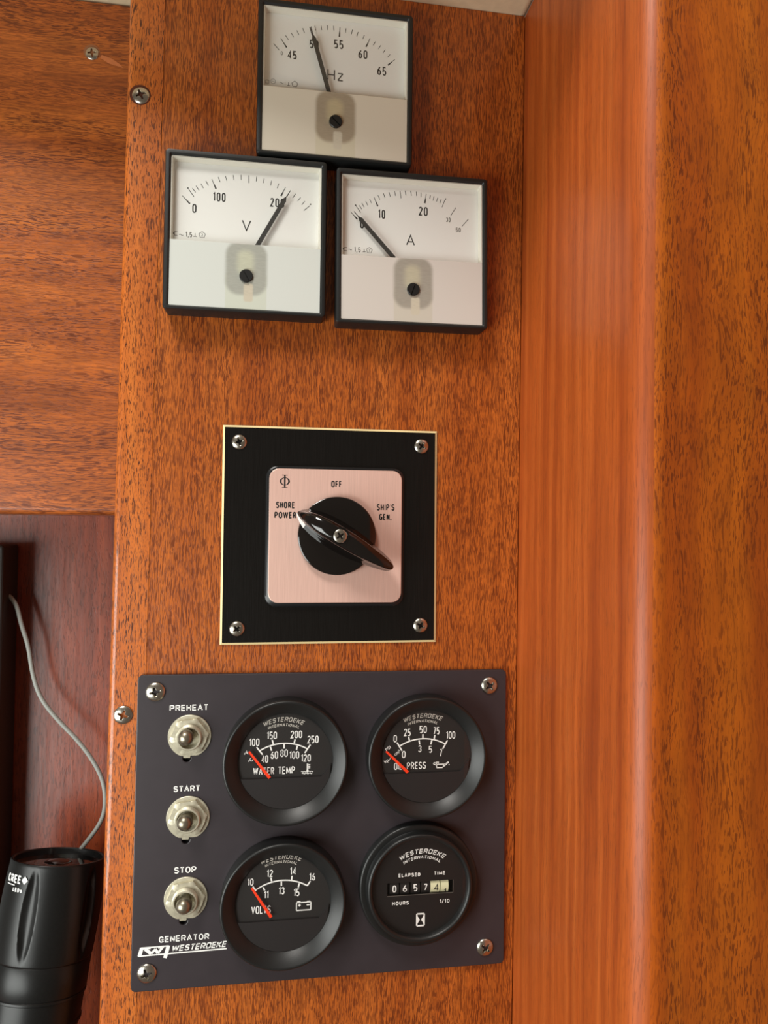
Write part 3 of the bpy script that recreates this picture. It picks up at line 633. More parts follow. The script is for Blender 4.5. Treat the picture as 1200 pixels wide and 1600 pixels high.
# ceiling
bm = bm_new()
prof = [(-420, 339.2), (-155, 339.2), (XR-4, 339.2)] + [(XR-4+6*math.sin(math.radians(a)), 345.2-6*math.cos(math.radians(a))) for a in range(15, 91, 15)] + [(XR+2, 360), (-420, 360)]
A_ = [bm.verts.new(P(x, y_, -60)) for x, y_ in prof]; B_ = [bm.verts.new(P(x, y_, max(20, 165-.5*(XR-x)))) for x, y_ in prof]  # front edge, out of view, cut aslant to shape the hatch light's shadow
for i in range(len(prof)): j = (i+1) % len(prof); bm.faces.new((A_[i], A_[j], B_[j], B_[i]))
bm.faces.new(A_); bm.faces.new(list(reversed(B_))); bmesh.ops.recalc_face_normals(bm, faces=bm.faces)
ce = setting('ceiling', bm, 'headliner', True, 30)

# ================================================================ THREE SQUARE METERS
DZ, CZ, NZ, FRZ = 9.5, 14.5, 12.5, 15.5
def square_meter(key, name, label, cat, cover_line, symbols, lit_tints):
    cx, cy, th = D['O'][key]
    t = thing(name, label, cat, cx, cy, 0, th, 'square white meters at the top of the panel')
    # frame: deep box with a chamfered lip
    bm = bm_new(); o48 = 48.0
    ox0, ox1, oy0, oy1 = -44.7, 44.8, -45.6, 44.6
    rings = [(rrect(-47.6, 47.6, -47.6, 47.6, 2), 0), (rrect(-48, 48, -48, 48, 2.2), FRZ-1.0), (rrect(-47.5, 47.5, -47.5, 47.5, 1.9), FRZ-.15), (rrect(-47.0, 47.0, -47.0, 47.0, 1.7), FRZ),
             (rrect(ox0-.9, ox1+.9, oy0-.9, oy1+.9, 1.2), FRZ), (rrect(ox0, ox1, oy0, oy1, .9), FRZ-1.0), (rrect(ox0, ox1, oy0, oy1, .9), DZ-1)]
    stack(bm, rings, False, True); obj('frame', bm, 'black_frame', t, True, 35)
    # dial card and its cream well
    bm = bm_new(); bx(bm, ox0+1, ox1-1, cover_line-2, oy1-1, DZ-.8, DZ); obj('dial', bm, 'dial_white', t)
    bm = bm_new(); stack(bm, [(rrect(ox0+.1, ox1-.1, cover_line-2, oy1-.1, .8), CZ-.4), (rrect(ox0+.7, ox1-.7, cover_line-2, oy1-.7, .8), CZ-.4), (rrect(ox0+1.4, ox1-1.4, cover_line-2, oy1-1.6, 1.6), DZ+.05)], False, False)
    obj('dial_well', bm, 'liner_white', t, True, 40)
    # milky cover over the movement
    bm = bm_new(); bx(bm, ox0+.1, ox1-.1, oy0+.1, cover_line, DZ-.5, CZ, .25, 2)
    obj('movement_cover', bm, frosted_cover('milky_cover_'+name, D[key+'_patch'][2][0], *lit_tints), t)
    # zero screw
    sx, sy = D[key+'_patch'][2]
    bm = bm_new(); r = 4.0
    for s_ in (-1, 1):
        pts = [(.35, -math.sqrt(r*r-.35**2))]
        a0 = math.asin(.35/r)
        pts = [(r*math.sin(a0+(math.pi-2*a0)*k/20), r*math.cos(a0+(math.pi-2*a0)*k/20)) for k in range(21)]
        pts = [(s_*a, b) for a, b in pts]
        if s_ > 0: pts.reverse()
        stack(bm, [(pts, CZ), (pts, CZ+.9), ([(a*.93+.02*s_, b*.93) for a, b in pts], CZ+1.15)], False, True)
    lathe(bm, [(r-.05, CZ), (r-.05, CZ+.45)], n=40, cap1=True)
    o = obj('zero_adjuster', bm, 'black_bezel', t); o.location = P(sx, sy, 0); o.rotation_euler = (0, -{'V': .5, 'A': -.35, 'H': .8}[key], 0)
    # print
    bm = bm_new(); z = DZ+.05
    for x0, y0, x1, y1 in D[key+'_min']: seg(bm, x0, y0, x1, y1, .36, z)
    for x0, y0, x1, y1 in D[key+'_maj']:
        seg(bm, x0, y0, x1, y1, .36, z); mx_, my_ = x0+(x1-x0)*.48, y0+(y1-y0)*.48; seg(bm, mx_, my_, x1, y1, .55, z+.01, .95)
    for x0, y0 in D.get(key+'_dots', []): stack(bm, [(circ(x0, y0, .45, 12), z-.03), (circ(x0, y0, .45, 12), z)])
    obj('scale_marks', bm, 'print_black', t)['kind'] = 'stuff'
    for s_, x0, y0, w, h in D[key+'_txt']:
        big = s_ in ('Hz', 'V', 'A')
        word(t, 'unit_letter' if big else 'numeral', s_, x0, y0, w, h, z, .72 if big else (.3 if h < 2.6 else .42 if h < 4 else .78), 'print_black' if h > 4 else 'print_grey', gap=.3 if big else .34)
    bm = bm_new(); symbols(bm, z); obj('class_symbols', bm, 'print_grey', t)['kind'] = 'stuff'
    # needle
    (a, b, c, d), (e, f, g, h) = D[key+'_needle']
    bm = bm_new(); seg(bm, a, b, c, d, .35, NZ, .5, .3)
    l = math.hypot(g-e, h-f); ux, uy = (g-e)/l, (h-f)/l
    seg(bm, e, f, e+ux*2.5, f+uy*2.5, .9, NZ, 3.1, .5); seg(bm, e+ux*2.5, f+uy*2.5, g+ux*.8, h+uy*.8, 2.5, NZ, 2.6, .5)
    obj('needle', bm, 'needle_grey', t)
    # clear pane
    bm = bm_new(); bx(bm, ox0, ox1, cover_line, oy1, CZ-.15, CZ); obj('window_pane', bm, 'glass', t)
    return t
def pentagon(bm, x, y, r, z, w=.3):
    pts = [(x+r*math.sin(2*math.pi*k/5), y+r*math.cos(2*math.pi*k/5)) for k in range(5)]; path(bm, pts, w, z, True)
SYW = .32
def tilde(bm, x, y, s, z):
    pts = [(x+s*(k/8-.5)*2, y+s*.35*math.sin(2*math.pi*k/8)) for k in range(9)]; path(bm, pts, .32, z)
def perp(bm, x, y, s, z): seg(bm, x-s, y-s, x+s, y-s, .3, z); seg(bm, x, y-s, x, y+s, .3, z)
def iron(bm, x, y, z):   # moving-iron mark
    stack(bm, [(circ(x-.9, y+.1, .55, 10), z-.03), (circ(x-.9, y+.1, .55, 10), z)])
    path(bm, [(x+1.3, y+1.0), (x-.3, y+1.0), (x-.9, y), (x-.3, y-1.1), (x+1.3, y-1.1)], .3, z)
def symV(bm, z):
    s = D['V_sym']; iron(bm, *s[0], z); tilde(bm, *s[1], 1.2, z); perp(bm, *s[2], 1.0, z); pentagon(bm, *s[3], 2.0, z); put_text(bm, '2', *s[3], 1.1, 1.7, z+.01, 0)
def symA(bm, z):
    s = D['A_sym']; iron(bm, *s[0], z); tilde(bm, *s[1], 1.0, z); perp(bm, *s[2], .9, z); pentagon(bm, *s[3], 1.9, z); put_text(bm, '2', *s[3], 1.1, 1.6, z+.01, 0)
def symH(bm, z):
    s = D['H_sym']; x, y = s[0]; path(bm, [(x-1, y-1), (x+1, y-1), (x+1, y+1), (x-1, y+1)], .2, z, True)
    x, y = s[1]; path(bm, circ(x, y, 1.5, 14), .2, z, True); seg(bm, x-1, y, x+1, y, .2, z)
    tilde(bm, *s[2], 1.1, z); seg(bm, s[3][0], s[3][1]-1, s[3][0], s[3][1]+1, .2, z); perp(bm, *s[4], 1.0, z); pentagon(bm, *s[5], 1.9, z)
square_meter('H', 'frequency_meter', 'topmost square white dial meter marked Hz, needle at 50, above the two others', 'meter', -5.6, symH, ((168, 154, 132), (221, 213, 195)))
square_meter('V', 'voltmeter', 'left square white dial meter marked V, needle just past 200', 'meter', -6.1, symV, ((172, 174, 164), (216, 221, 215)))
square_meter('A', 'ammeter', 'right square white dial meter marked A, needle resting at 0', 'meter', -5.7, symA, ((166, 160, 148), (213, 207, 199)))

# ================================================================ CHANGEOVER SWITCH
cx, cy, th = D['O']['S']
t = thing('changeover_switch', 'black square plate with rose metal dial plate and black pointer handle set to shore power', 'switch', cx, cy, 0, th)
W2 = 67.0
bm = bm_new(); bx(bm, -W2, W2, -W2, W2, 0, .9); obj('laminate_edge', bm, 'laminate_core', t)['label'] = 'cream bevelled edge of the black plate'
bm = bm_new(); stack(bm, [(rrect(-W2+.3, W2-.3, -W2+.3, W2-.3, .4, 2), .9), (rrect(-W2+1.3, W2-1.3, -W2+1.3, W2-1.3, .4, 2), 1.6)]); 
o = obj('base_plate', bm, 'switch_black', t)
# cream chamfer round the black face
bm = bm_new(); stack(bm, [(rrect(-W2, W2, -W2, W2, .3, 2), .85), (rrect(-W2+1.25, W2-1.25, -W2+1.25, W2-1.25, .3, 2), 1.62)], False, False); obj('plate_chamfer', bm, 'laminate_core', t)
for (x, y), a in zip(D['S_scr'], (18, 55, 40, 62)): screw(t, x, y, 1.6, 4.55, a)
x0, x1, y0, y1 = -40.6, 45.6, -44.2, 42.6
bm = bm_new(); stack(bm, [(rrect(x0, x1, y0, y1, 7), 1.6), (rrect(x0+.2, x1-.2, y0+.2, y1-.2, 7), 3.6), (rrect(x0+1, x1-1, y0+1, y1-1, 6.4), 4.3)]); obj('surround', bm, 'surround', t, True, 40)
bm = bm_new(); fx0, fx1, fy0, fy1 = -38.5, 43.8, -41.5, 40.7
stack(bm, [(rrect(fx0, fx1, fy0, fy1, 6), 4.2), (rrect(fx0, fx1, fy0, fy1, 6), 4.8), (rrect(fx0+.3, fx1-.3, fy0+.3, fy1-.3, 5.8), 5.0)]); obj('dial_plate', bm, 'rose', t)['label'] = 'rose brushed metal dial plate with switch positions'
for s_, x, y, w, h in D['S_txt']: word(t, 'lettering', s_, x, y, w, h, 5.06, .78, 'print_black', gap=.20)
x, y, w, h = D['phi']
bm = bm_new(); bm2 = []
pts_o = [(x+w*.46*math.cos(a), y+h*.31*math.sin(a)) for a in [2*math.pi*k/40 for k in range(40)]]
pts_i = [(x+w*.30*math.cos(a), y+h*.27*math.sin(a)) for a in [2*math.pi*k/40 for k in range(40)]]
o_ = [bm.verts.new(P(*q, 5.06)) for q in pts_o]; i_ = [bm.verts.new(P(*q, 5.06)) for q in pts_i]
for k in range(40): bm.faces.new((o_[k], o_[(k+1) % 40], i_[(k+1) % 40], i_[k]))
seg(bm, x, y-h*.5, x, y+h*.5, w*.15, 5.07); seg(bm, x-w*.25, y+h*.49, x+w*.25, y+h*.49, .35, 5.07); seg(bm, x-w*.25, y-h*.49, x+w*.25, y-h*.49, .35, 5.07)
obj('phi_symbol', bm, 'print_black', t)
kx, ky = 3.06, -.35
bm = bm_new(); lathe(bm, [(23.6, 5.0), (24.1, 5.6), (24.2, 7.8), (23.9, 8.7), (23.2, 9.1), (0.01, 9.3)], kx, ky, 96, cap1=False); obj('knob_disc', bm, 'gloss_black', t, True, 30)
# pointer handle: lofted ridge
import bisect
ang = math.radians(-30.3); ux, uy = math.cos(ang), math.sin(ang); nx, ny = -uy, ux
S_ = [(-28.2, .7, 10.5, 12.0), (-26.6, 2.6, 10.0, 14.5), (-24, 4.5, 9, 18.6), (-20, 6.5, 9, 22.8), (-15, 7.9, 9, 25.6), (-8, 9.0, 9, 27.6), (0, 9.3, 9, 28.2), (8, 9.0, 9, 28.0), (15, 8.3, 9.2, 27.2), (22, 6.9, 10.4, 25.8), (28, 5.7, 12.0, 24.4), (33, 4.5, 13.0, 22.8), (36.0, 3.5, 13.8, 21.6), (37.6, 2.5, 14.6, 20.6), (38.3, 1.2, 15.8, 19.4)]
bm = bm_new(); rings = []
for s_, hw, zb, zt in S_:
    h_ = zt-zb; row = []
    sec = [(-1.0, 0), (-1.0, .10), (-.80, .30), (-.70, .55), (-.64, .80), (-.54, .93), (-.30, .985), (0, 1), (.30, .985), (.54, .93), (.64, .80), (.70, .55), (.80, .30), (1.0, .10), (1.0, 0)]
    for n_, v in sec: row.append(bm.verts.new(P(kx+ux*s_+nx*n_*hw, ky+uy*s_+ny*n_*hw, zb+v*h_)))
    rings.append(row)
for a, b in zip(rings, rings[1:]):
    for i in range(len(a)): j = (i+1) % len(a); bm.faces.new((a[i], a[j], b[j], b[i]))
bm.faces.new(rings[0]); bm.faces.new(list(reversed(rings[-1]))); bmesh.ops.recalc_face_normals(bm, faces=bm.faces)
handle = obj('handle', bm, 'gloss_black', t, True, 60)
# white pointer mark let into the tip
bm = bm_new(); rows = []
for s_, hw, zb, zt in [(-28.4, .8, 10.4, 12.2), (-26.6, 2.6, 10, 14.5), (-24, 4.5, 9, 18.6), (-20.4, 6.4, 9, 22.6)]:
    h_ = zt-zb; k = {-28.4: 1, -26.6: 1, -24: 1, -20.4: .45}[s_]
    rows.append([bm.verts.new(P(kx+ux*s_+nx*n_*(hw+.25), ky+uy*s_+ny*n_*(hw+.25), zb+v*h_+.25)) for n_, v in ((-1.0, .12), (-.80, .32), (-.70, .32+.25*k), (-.64, .34+.48*k))])
for a, b in zip(rows, rows[1:]):
    for i in range(3): bm.faces.new((a[i], a[i+1], b[i+1], b[i]))
obj('pointer_mark', bm, 'print_white', handle)['label'] = 'white mark at the handle tip'
bm = bm_new(); lathe(bm, [(5.4, 27.6), (5.4, 28.5), (4.7, 28.7), (4.5, 28.0)], kx, ky, 48, cap1=True); obj('screw_well', bm, 'gloss_black', handle, True, 40)
screw(handle, kx, ky, 28.0, 4.1, 35, dome=.3)

# ================================================================ GENERATOR PANEL
bxo, byo, bth = D['O']['B']
gp = thing('generator_panel', 'large charcoal panel marked GENERATOR at the bottom, carrying gauges and toggles', 'panel', bxo, byo, 0, bth)
HW, HH = 113.6, 92.4
GC = {'WT': (-25.8, 41.0), 'OP': (60.6, 41.1), 'VO': (-25.8, -43.0), 'HM': (57.0, -37.6)}
TG = [(-82.9, 55.9), (-82.8, 7.8), (-83.1, -39.6)]
KH = [(-84.3, 42.3), (-83.9, -5.9), (-84.2, -53.3)]
bm = plate(rrect(-HW, HW, -HH, HH, 3, 4), [circ(*GC[k], 30, 48) for k in GC]+[circ(x, y, 6.8, 24) for x, y in TG]+[circ(x, y+.4, 2.3, 16) for x, y in KH], 0, 3, .5)
obj('plate', bm, 'panel_black', gp, True, 30)
for (x, y), r, a in zip(D['B_scr'], (5.6, 5.25, 5.55, 5.25), (12, 35, 20, 50)): screw(gp, x, y, 3.0, r, a)
for s_, x, y, w, h in D['B_txt']:
    if s_ == 'WESTERBEKE': word(gp, 'lettering', s_, x+.3, y+.15, w-.5, h, 3.06, .68, 'print_white', .3, .016, .14)
    else: word(gp, 'lettering', s_, x, y, w, h, 3.05, .66, 'print_white', 0, .003, .2)
lg = D['logo']; bm = bm_new(); z = 3.05
seg(bm, *lg['left'][0], *lg['left'][1], 2.1, z); seg(bm, *lg['top'][0], *lg['top'][1], .75, z+.005); seg(bm, lg['right'][0][0]-.2, lg['right'][0][1]+.1, *lg['right'][1], 2.1, z+.01)
seg(bm, *lg['line'][0], *lg['line'][1], .75, z+.015)
Wp = lg['W']
for i, (a, b) in enumerate(zip(Wp, Wp[1:])): seg(bm, *a, *b, (1.9, 1.3, 1.6, 1.3)[i], z+.02+.004*i)
seg(bm, Wp[0][0]-.9, Wp[0][1]+.1, Wp[0][0]+3.2, Wp[0][1]+.15, .6, z+.04); seg(bm, Wp[4][0]-2.2, Wp[4][1]+.1, Wp[4][0]+1.0, Wp[4][1]+.1, .6, z+.04)
obj('logo', bm, 'print_white', gp)

def on_panel(x, y):
    c, s = math.cos(bth), math.sin(bth); return bxo+c*x-s*y, byo+s*x+c*y
def toggle(i, label, tilt):
    x, y = TG[i]; X, Y = on_panel(x, y)
    t = thing('toggle_switch', label, 'switch', X, Y, 3, bth, 'toggle switches down the left of the generator panel')
    bm = bm_new()
    out = []
    for k in range(72):
        a = 2*math.pi*k/72; r = 12.6; px, py = r*math.cos(a), r*math.sin(a); py = max(py, -11.6)
        out.append((px, py))
    # tab that drops into the keyway
    j = [k for k, q in enumerate(out) if q[1] <= -11.59]
    out = out[:j[0]+1]+[(-2.2-1.2, -11.6), (-2.0-1.2, -12.9), (1.8-1.2, -12.9), (2.0-1.2, -11.6)]+out[j[-1]:]
    stack(bm, [(out, 0), (out, .7), ([(a*.98, b*.98) for a, b in out], .9)]); obj('washer', bm, 'nickel', t)
    bm = bm_new(); hexa = [(10.6*math.cos(math.radians(60*k+8)), 10.6*math.sin(math.radians(60*k+8))) for k in range(6)]
    def rounded(s_, n=10):
        o_ = []
        for k in range(60):
            a = 2*math.pi*k/60+math.radians(8); m_ = (a-math.radians(8)) % (math.pi/3)
            rr = 10.0/math.cos(m_-math.pi/6); o_.append((min(rr, s_)*math.cos(a), min(rr, s_)*math.sin(a)))
        return o_
    hx = rounded(11.5)
    stack(bm, [(hx, .9), (hx, 2.7), (rounded(10.2), 3.1), (circ(0, 0, 7.6, 60, math.radians(8)), 3.1), (circ(0, 0, 7.6, 60, math.radians(8)), 1)], False, False); obj('hex_nut', bm, 'nickel', t, True, 25)
    bm = bm_new(); pr = [(7.5, .5)]
    for k in range(6): pr += [(7.5, 3.1+k*.45), (7.2, 3.3+k*.45)]
    pr += [(7.3, 5.9), (6.9, 6.2), (6.1, 6.2), (5.9, 5.9), (5.4, .5)]
    lathe(bm, pr, n=56, cap1=True); obj('bushing', bm, 'nickel', t, True, 30)
    bm = bm_new(); pr = [(3.0, -6), (3.1, 0), (3.7, 5)] + [(4.65*math.cos(math.radians(a)), 8.2+4.65*math.sin(math.radians(a))) for a in range(-30, 90, 10)]+[(.02, 12.85)]
    lathe(bm, pr, n=40); o = obj('lever', bm, 'lever', t, True, 50); o.rotation_euler = (math.radians(-tilt[1]), 0, math.radians(-tilt[0])) if 0 else (math.radians(tilt[1]), 0, math.radians(tilt[0]))
    bm = bm_new(); x2, y2 = KH[i]; bx(bm, -8, 8, -16.5, 8, -2.9, -2.6); obj('dark_backing', bm, 'void', t)  # thin near-black sheet added behind the keyway to darken the hole
    return t
toggle(0, 'metal toggle switch under the word PREHEAT', (-9, -9))
toggle(1, 'metal toggle switch under the word START', (-7, 0))
toggle(2, 'metal toggle switch under the word STOP, lever pointing lower', (-1, 3))

def round_gauge(key, name, label):
    gx, gy = GC[key]; X, Y = on_panel(gx, gy)
    t = thing(name, label, 'gauge', X, Y, 3, bth, 'round black gauges on the generator panel')
    q = lambda a, b: (a-gx, b-gy)
    bm = bm_new()
    lathe(bm, [(36.9, 0), (37.3, .6), (37.3, 8.5), (37.2, 10.6), (36.8, 11.6), (36.2, 12.0), (35.6, 12.05), (35.0, 11.7), (28.6, 7.2), (28.3, 6.8), (28.3, 4.0)], n=112); obj('bezel', bm, 'black_bezel', t, True, 50)
    FZ = 5.5
    bm = bm_new(); lathe(bm, [(28.6, FZ-.5), (28.4, FZ)], n=72, cap1=True); obj('dial', bm, 'face_black', t)
    # dark half-moon cover low on the dial, its right end turned up
    bm = bm_new(); yl = -9.9
    pts = []; R_ = 28.2
    a0 = math.asin(yl/R_)
    for k in range(33):
        a = (math.pi-a0)+(math.pi+2*a0)*k/32; pts.append((R_*math.cos(a), R_*math.sin(a)))
    pts += [(27.2, -2.6), (24.5, -6.4), (21.5, yl), (-21, yl-.2)]
    pts = pts[:-4]+pts[-4:]
    stack(bm, [(pts, FZ+.05), (pts, FZ+1.3)]); obj('dial_cover', bm, 'cover_black', t)
    bm = bm_new(); z = FZ+.06
    if True:
        a, b, c = [q(*v) for v in D[key+'_arc']]; arc_line(bm, a, b, c, .75, z)
        for x0, y0, x1, y1 in D[key+'_ticks']: seg(bm, x0-gx, y0-gy, x1-gx, y1-gy, .85, z+.01)
    obj('scale_marks', bm, 'print_white', t)
    for s_, x, y, w, h in D[key+'_txt']: word(t, 'numeral' if s_.isdigit() else 'lettering', s_, x-gx, y-gy, w, h, z+.02, .56, 'print_white', gap=.20)
    arc_word(t, 'lettering', 'WESTERBEKE', *[q(*v) for v in D[key+'_wb']], 2.75, z, .44, 'print_grey_white'); arc_word(t, 'lettering', 'INTERNATIONAL', *[q(*v) for v in D[key+'_it']], 1.75, z, .30, 'print_grey_white')
    bm = bm_new(); X_ = [q(*v) for v in D[key+'_x']]
    if key == 'WT':
        put_text(bm, '°F', *X_[0], 2.6, 2.2, z, .01, 0, math.radians(52)); put_text(bm, '°C', *X_[1], 2.8, 2.2, z, .01, 0, math.radians(52))
        x, y = X_[2]; seg(bm, x+.3, y-1.3, x+.3, y+3.2, .9, z); stack(bm, [(circ(x+.3, y-1.2, .8, 14), z-.02), (circ(x+.3, y-1.2, .8, 14), z+.005)])
        for k in range(3): seg(bm, x+.5, y+2.6-k*1.0, x+1.9, y+2.6-k*1.0, .4, z)
        for yy in (-1.5, -2.6):
            for s_ in ((-3.4, -.6), (1.1, 3.6)) if yy > -2 else ((-3.0, 3.2),):
                n_ = 10; path(bm, [(x+s_[0]+(s_[1]-s_[0])*k/n_, y+yy+.28*math.sin(k*(1.3 if yy > -2 else 1.9))) for k in range(n_+1)], .42, z)
    if key == 'OP':
        rr = math.radians(36)
        put_text(bm, 'PSI', *X_[0], 3.4, 1.9, z, .008, 0, rr); put_text(bm, 'kp', *X_[1], 2.8, 2.4, z, .008, 0, rr); put_text(bm, 'cm²', X_[2][0]-1.4, X_[2][1]-1.2, 4.2, 2.1, z, .008, 0, rr); seg(bm, X_[1][0]+1.4, X_[1][1]+.2, X_[1][0]+3.2, X_[1][1]+3.3, .3, z)
        x, y = X_[3]
        path(bm, [(x-2.8, y-1.9), (x+1.1, y-1.9), (x+1.9, y+.2), (x-2.8, y+.2)], .5, z, True)       # can body
        path(bm, [(x+1.1, y-1.7), (x+4.9, y+1.3)], .5, z); path(bm, [(x+2.0, y+.1), (x+4.6, y+1.6)], .4, z)   # spout
        path(bm, [(x-2.8, y-.4), (x-4.9, y+.5), (x-4.4, y+1.4), (x-2.6, y+.5)], .5, z); path(bm, [(x-3.4, y+1.5), (x-1.4, y+1.5)], .5, z); path(bm, [(x-1.8, y+.2), (x-1.8, y+1.4)], .4, z)
        stack(bm, [(circ(x+5.1, y-.2, .35, 8), z-.02), (circ(x+5.1, y-.2, .35, 8), z)])
    if key == 'VO':
        x, y = X_[0]; path(bm, [(x-4.3, y-2.6), (x+4.3, y-2.6), (x+4.3, y+2.0), (x-4.3, y+2.0)], .6, z, True)
        for s_ in (-2.9, 2.9): seg(bm, x+s_-1.0, y+2.5, x+s_+1.0, y+2.5, .7, z)
        seg(bm, x-3.3, y+.4, x-1.7, y+.4, .5, z); seg(bm, x-2.5, y-.4, x-2.5, y+1.2, .5, z+.01); seg(bm, x+1.8, y+.4, x+3.6, y+.4, .6, z)
    obj('pictogram', bm, 'print_white', t)['kind'] = 'stuff'
    x0, y0, x1, y1 = D[key+'_needle']
    bm = bm_new(); l = math.hypot(x1-x0, y1-y0)
    seg(bm, x0-gx, y0-gy, x1-gx, y1-gy, 1.15, FZ+2.2, 1.8, .5); obj('needle', bm, 'needle_red', t)
    bm = bm_new(); lathe(bm, [(28.2, FZ+2.6), (28.2, FZ+3.0)], n=72, cap1=True); obj('glass', bm, 'lens', t)
    return t
round_gauge('WT', 'water_temperature_gauge', 'round black gauge reading WATER TEMP, red needle left of 40')
round_gauge('OP', 'oil_pressure_gauge', 'round black gauge reading OIL PRESS, red needle below zero')
round_gauge('VO', 'battery_voltage_gauge', 'round black gauge reading VOLTS, red needle at 10')
# hour meter
gx, gy = GC['HM']; X, Y = on_panel(gx, gy)
t = thing('hour_meter', 'round black hour meter showing 0657 hours, with small hourglass mark', 'gauge', X, Y, 3, bth, 'round black gauges on the generator panel')
bm = bm_new(); lathe(bm, [(36.6, 0), (37.2, .5), (37.2, 5.0), (36.6, 6.0), (35.6, 6.2), (33.2, 6.0), (32.9, 6.4), (32.8, 9.4), (32.2, 10.6), (31.2, 11.0), (30.2, 10.6), (29.5, 9.4), (29.3, 6.6)], n=112); obj('bezel', bm, 'black_bezel', t, True, 50)
FZ = 7.0; q = lambda v: (v[0]-gx, v[1]-gy)
w_ = [q(v) for v in D['HM_win']]
wx0, wx1, wy0, wy1 = w_[0][0]-.3, w_[1][0], (w_[2][1]+w_[3][1])/2, (w_[0][1]+w_[1][1])/2
bm = plate(circ(0, 0, 29.6, 72), [[(wx0, wy0), (wx1, wy0), (wx1, wy1), (wx0, wy1)]], FZ-1.2, FZ, .05)
obj('dial', bm, plain('black_hour_dial', (20, 17, 17), .5), t)
bm = bm_new(); bx(bm, wx0-1, wx1+1, wy0-1, wy1+1, FZ-5.4, FZ-5.0); obj('counter_recess', bm, 'void', t)
bm = bm_new(); path(bm, [(wx0, wy0), (wx1, wy0), (wx1, wy1)], .35, FZ+.05); obj('counter_frame', bm, plain('grey_counter_frame', (92, 86, 80), .5), t)
digs = [d for d in D['HM_txt'] if d[0] in '0657' and len(d[0]) == 1]
cyw = (wy0+wy1)/2; RW = 6.5
def wheel(xc, w, mat, s_, wt, ht, dmat, xoff=0, half=0):
    bm = bm_new(); n = 40
    for i in range(n):
        a, b = 2*math.pi*i/n, 2*math.pi*(i+1)/n
        vs = [bm.verts.new(P(xc+sx*w/2, cyw+RW*math.sin(k), FZ-.6-RW+RW*math.cos(k))) for sx, k in ((-1, a), (1, a), (1, b), (-1, b))]; bm.faces.new(vs)
    for sx in (-1, 1): bm.faces.new([bm.verts.new(P(xc+sx*w/2, cyw+RW*math.sin(2*math.pi*i/n), FZ-.6-RW+RW*math.cos(2*math.pi*i/n))) for i in range(n)])
    bmesh.ops.remove_doubles(bm, verts=bm.verts, dist=1e-6); bmesh.ops.recalc_face_normals(bm, faces=bm.faces)
    o = obj('number_wheel', bm, mat, t, True, 40)
    bm = bm_new(); put_quads(bm, word_quads(s_, wt, ht, .62), lambda a, b: P(xc+xoff+a, cyw+(RW+.08)*math.sin((b+half)/RW), FZ-.6-RW+(RW+.08)*math.cos((b+half)/RW)), 6)
    obj('numeral', bm, dmat, o); return o
for s_, x, y, w, h in digs: wheel(x-gx, 5.6, 'face_black', s_, w, h, 'print_white')
o = wheel(67.0-gx, 5.8, 'drum_cream', '4', 3.0, 4.4, 'print_black', .7, -.6); o['label'] = 'cream number wheel'
o = wheel(73.0-gx, 4.8, 'drum_cream', '1', 1.7, 4.2, 'print_black', .3, -3.6); o['label'] = 'cream number wheel'
for s_, x, y, w, h in D['HM_txt']:
    if len(s_) > 1: word(t, 'lettering', s_, x-gx, y-gy, w, h, FZ+.05, .46 if s_ != '1/10' else .36, 'print_white', gap=.32)
arc_word(t, 'lettering', 'WESTERBEKE', *[q(v) for v in D['HM_wb']], 2.9, FZ+.05, .50, 'print_white'); arc_word(t, 'lettering', 'INTERNATIONAL', *[q(v) for v in D['HM_it']], 1.9, FZ+.05, .34, 'print_white')
hg = [q(v) for v in D['HM_glass']]; hx = sum(v[0] for v in hg)/4; hy = sum(v[1] for v in hg)/4; z = FZ+.05
bm = bm_new(); path(bm, [(hx-2.3, hy-3.6), (hx+2.3, hy-3.6), (hx+2.3, hy+3.6), (hx-2.3, hy+3.6)], .9, z, True)
for s_ in (-1, 1):
    vs = [bm.verts.new(P(*v, z+.005)) for v in ((hx+s_*2.2, hy-2.7), (hx+s_*2.2, hy+2.7), (hx+s_*.35, hy))]; bm.faces.new(vs)
obj('hourglass_symbol', bm, 'print_white', t)
bm = bm_new(); lathe(bm, [(29.4, FZ+1.6), (29.4, FZ+2.0)], n=72, cap1=True); obj('glass', bm, 'lens', t)

# ================================================================ NICHE CONTENTS
bm = bm_new(); bx(bm, -330, -208.0, -420, -17, -91.5, -60, 2.0, 3)
o = obj('electronics_box', bm, 'device'); o.location = BASE
o['label'] = 'dark box at the left edge of the niche, grey cable coming from it'; o['category'] = 'box'
cu = bpy.data.curves.new('cable', 'CURVE'); cu.dimensions = '3D'; s = cu.splines.new('NURBS')
zs = [-66, -68, -70, -72, -73, -74, -76, -79, -82, -84, -85, -85, -85, -86, -88, -90]
def to_depth(x, y, z1, z2=-80):      # slide a cable point along its sight line to another depth
    C_ = (-35.135, -7.774, 460.497); k = (z1-C_[2])/(z2-C_[2]); return (C_[0]+(x-C_[0])*k, C_[1]+(y-C_[1])*k, z1)
cp = [to_depth(-225, -50.5, -74)]+[to_depth(x, y, -74) for x, y in D['cable']]+[(-172, -240, -82), (-185, -270, -84)]
s.points.add(len(cp)-1)
for p_, v in zip(s.points, cp): p_.co = (*P(*v), 1)
s.use_endpoint_u = True; s.order_u = 3; cu.bevel_depth = .0015; cu.bevel_resolution = 4; cu.resolution_u = 8
o = bpy.data.objects.new('tmpc', cu); COL.objects.link(o); dg = bpy.context.evaluated_depsgraph_get(); dg.update()
me = bpy.data.meshes.new_from_object(o.evaluated_get(dg)); bpy.data.objects.remove(o)
me.materials.clear(); me.materials.append(M['cable'])
for p_ in me.polygons: p_.use_smooth = True
o = bpy.data.objects.new('cable', me); COL.objects.link(o); o.location = BASE
o['label'] = 'thin grey cable hanging across the niche and down behind the torch'; o['category'] = 'cable'

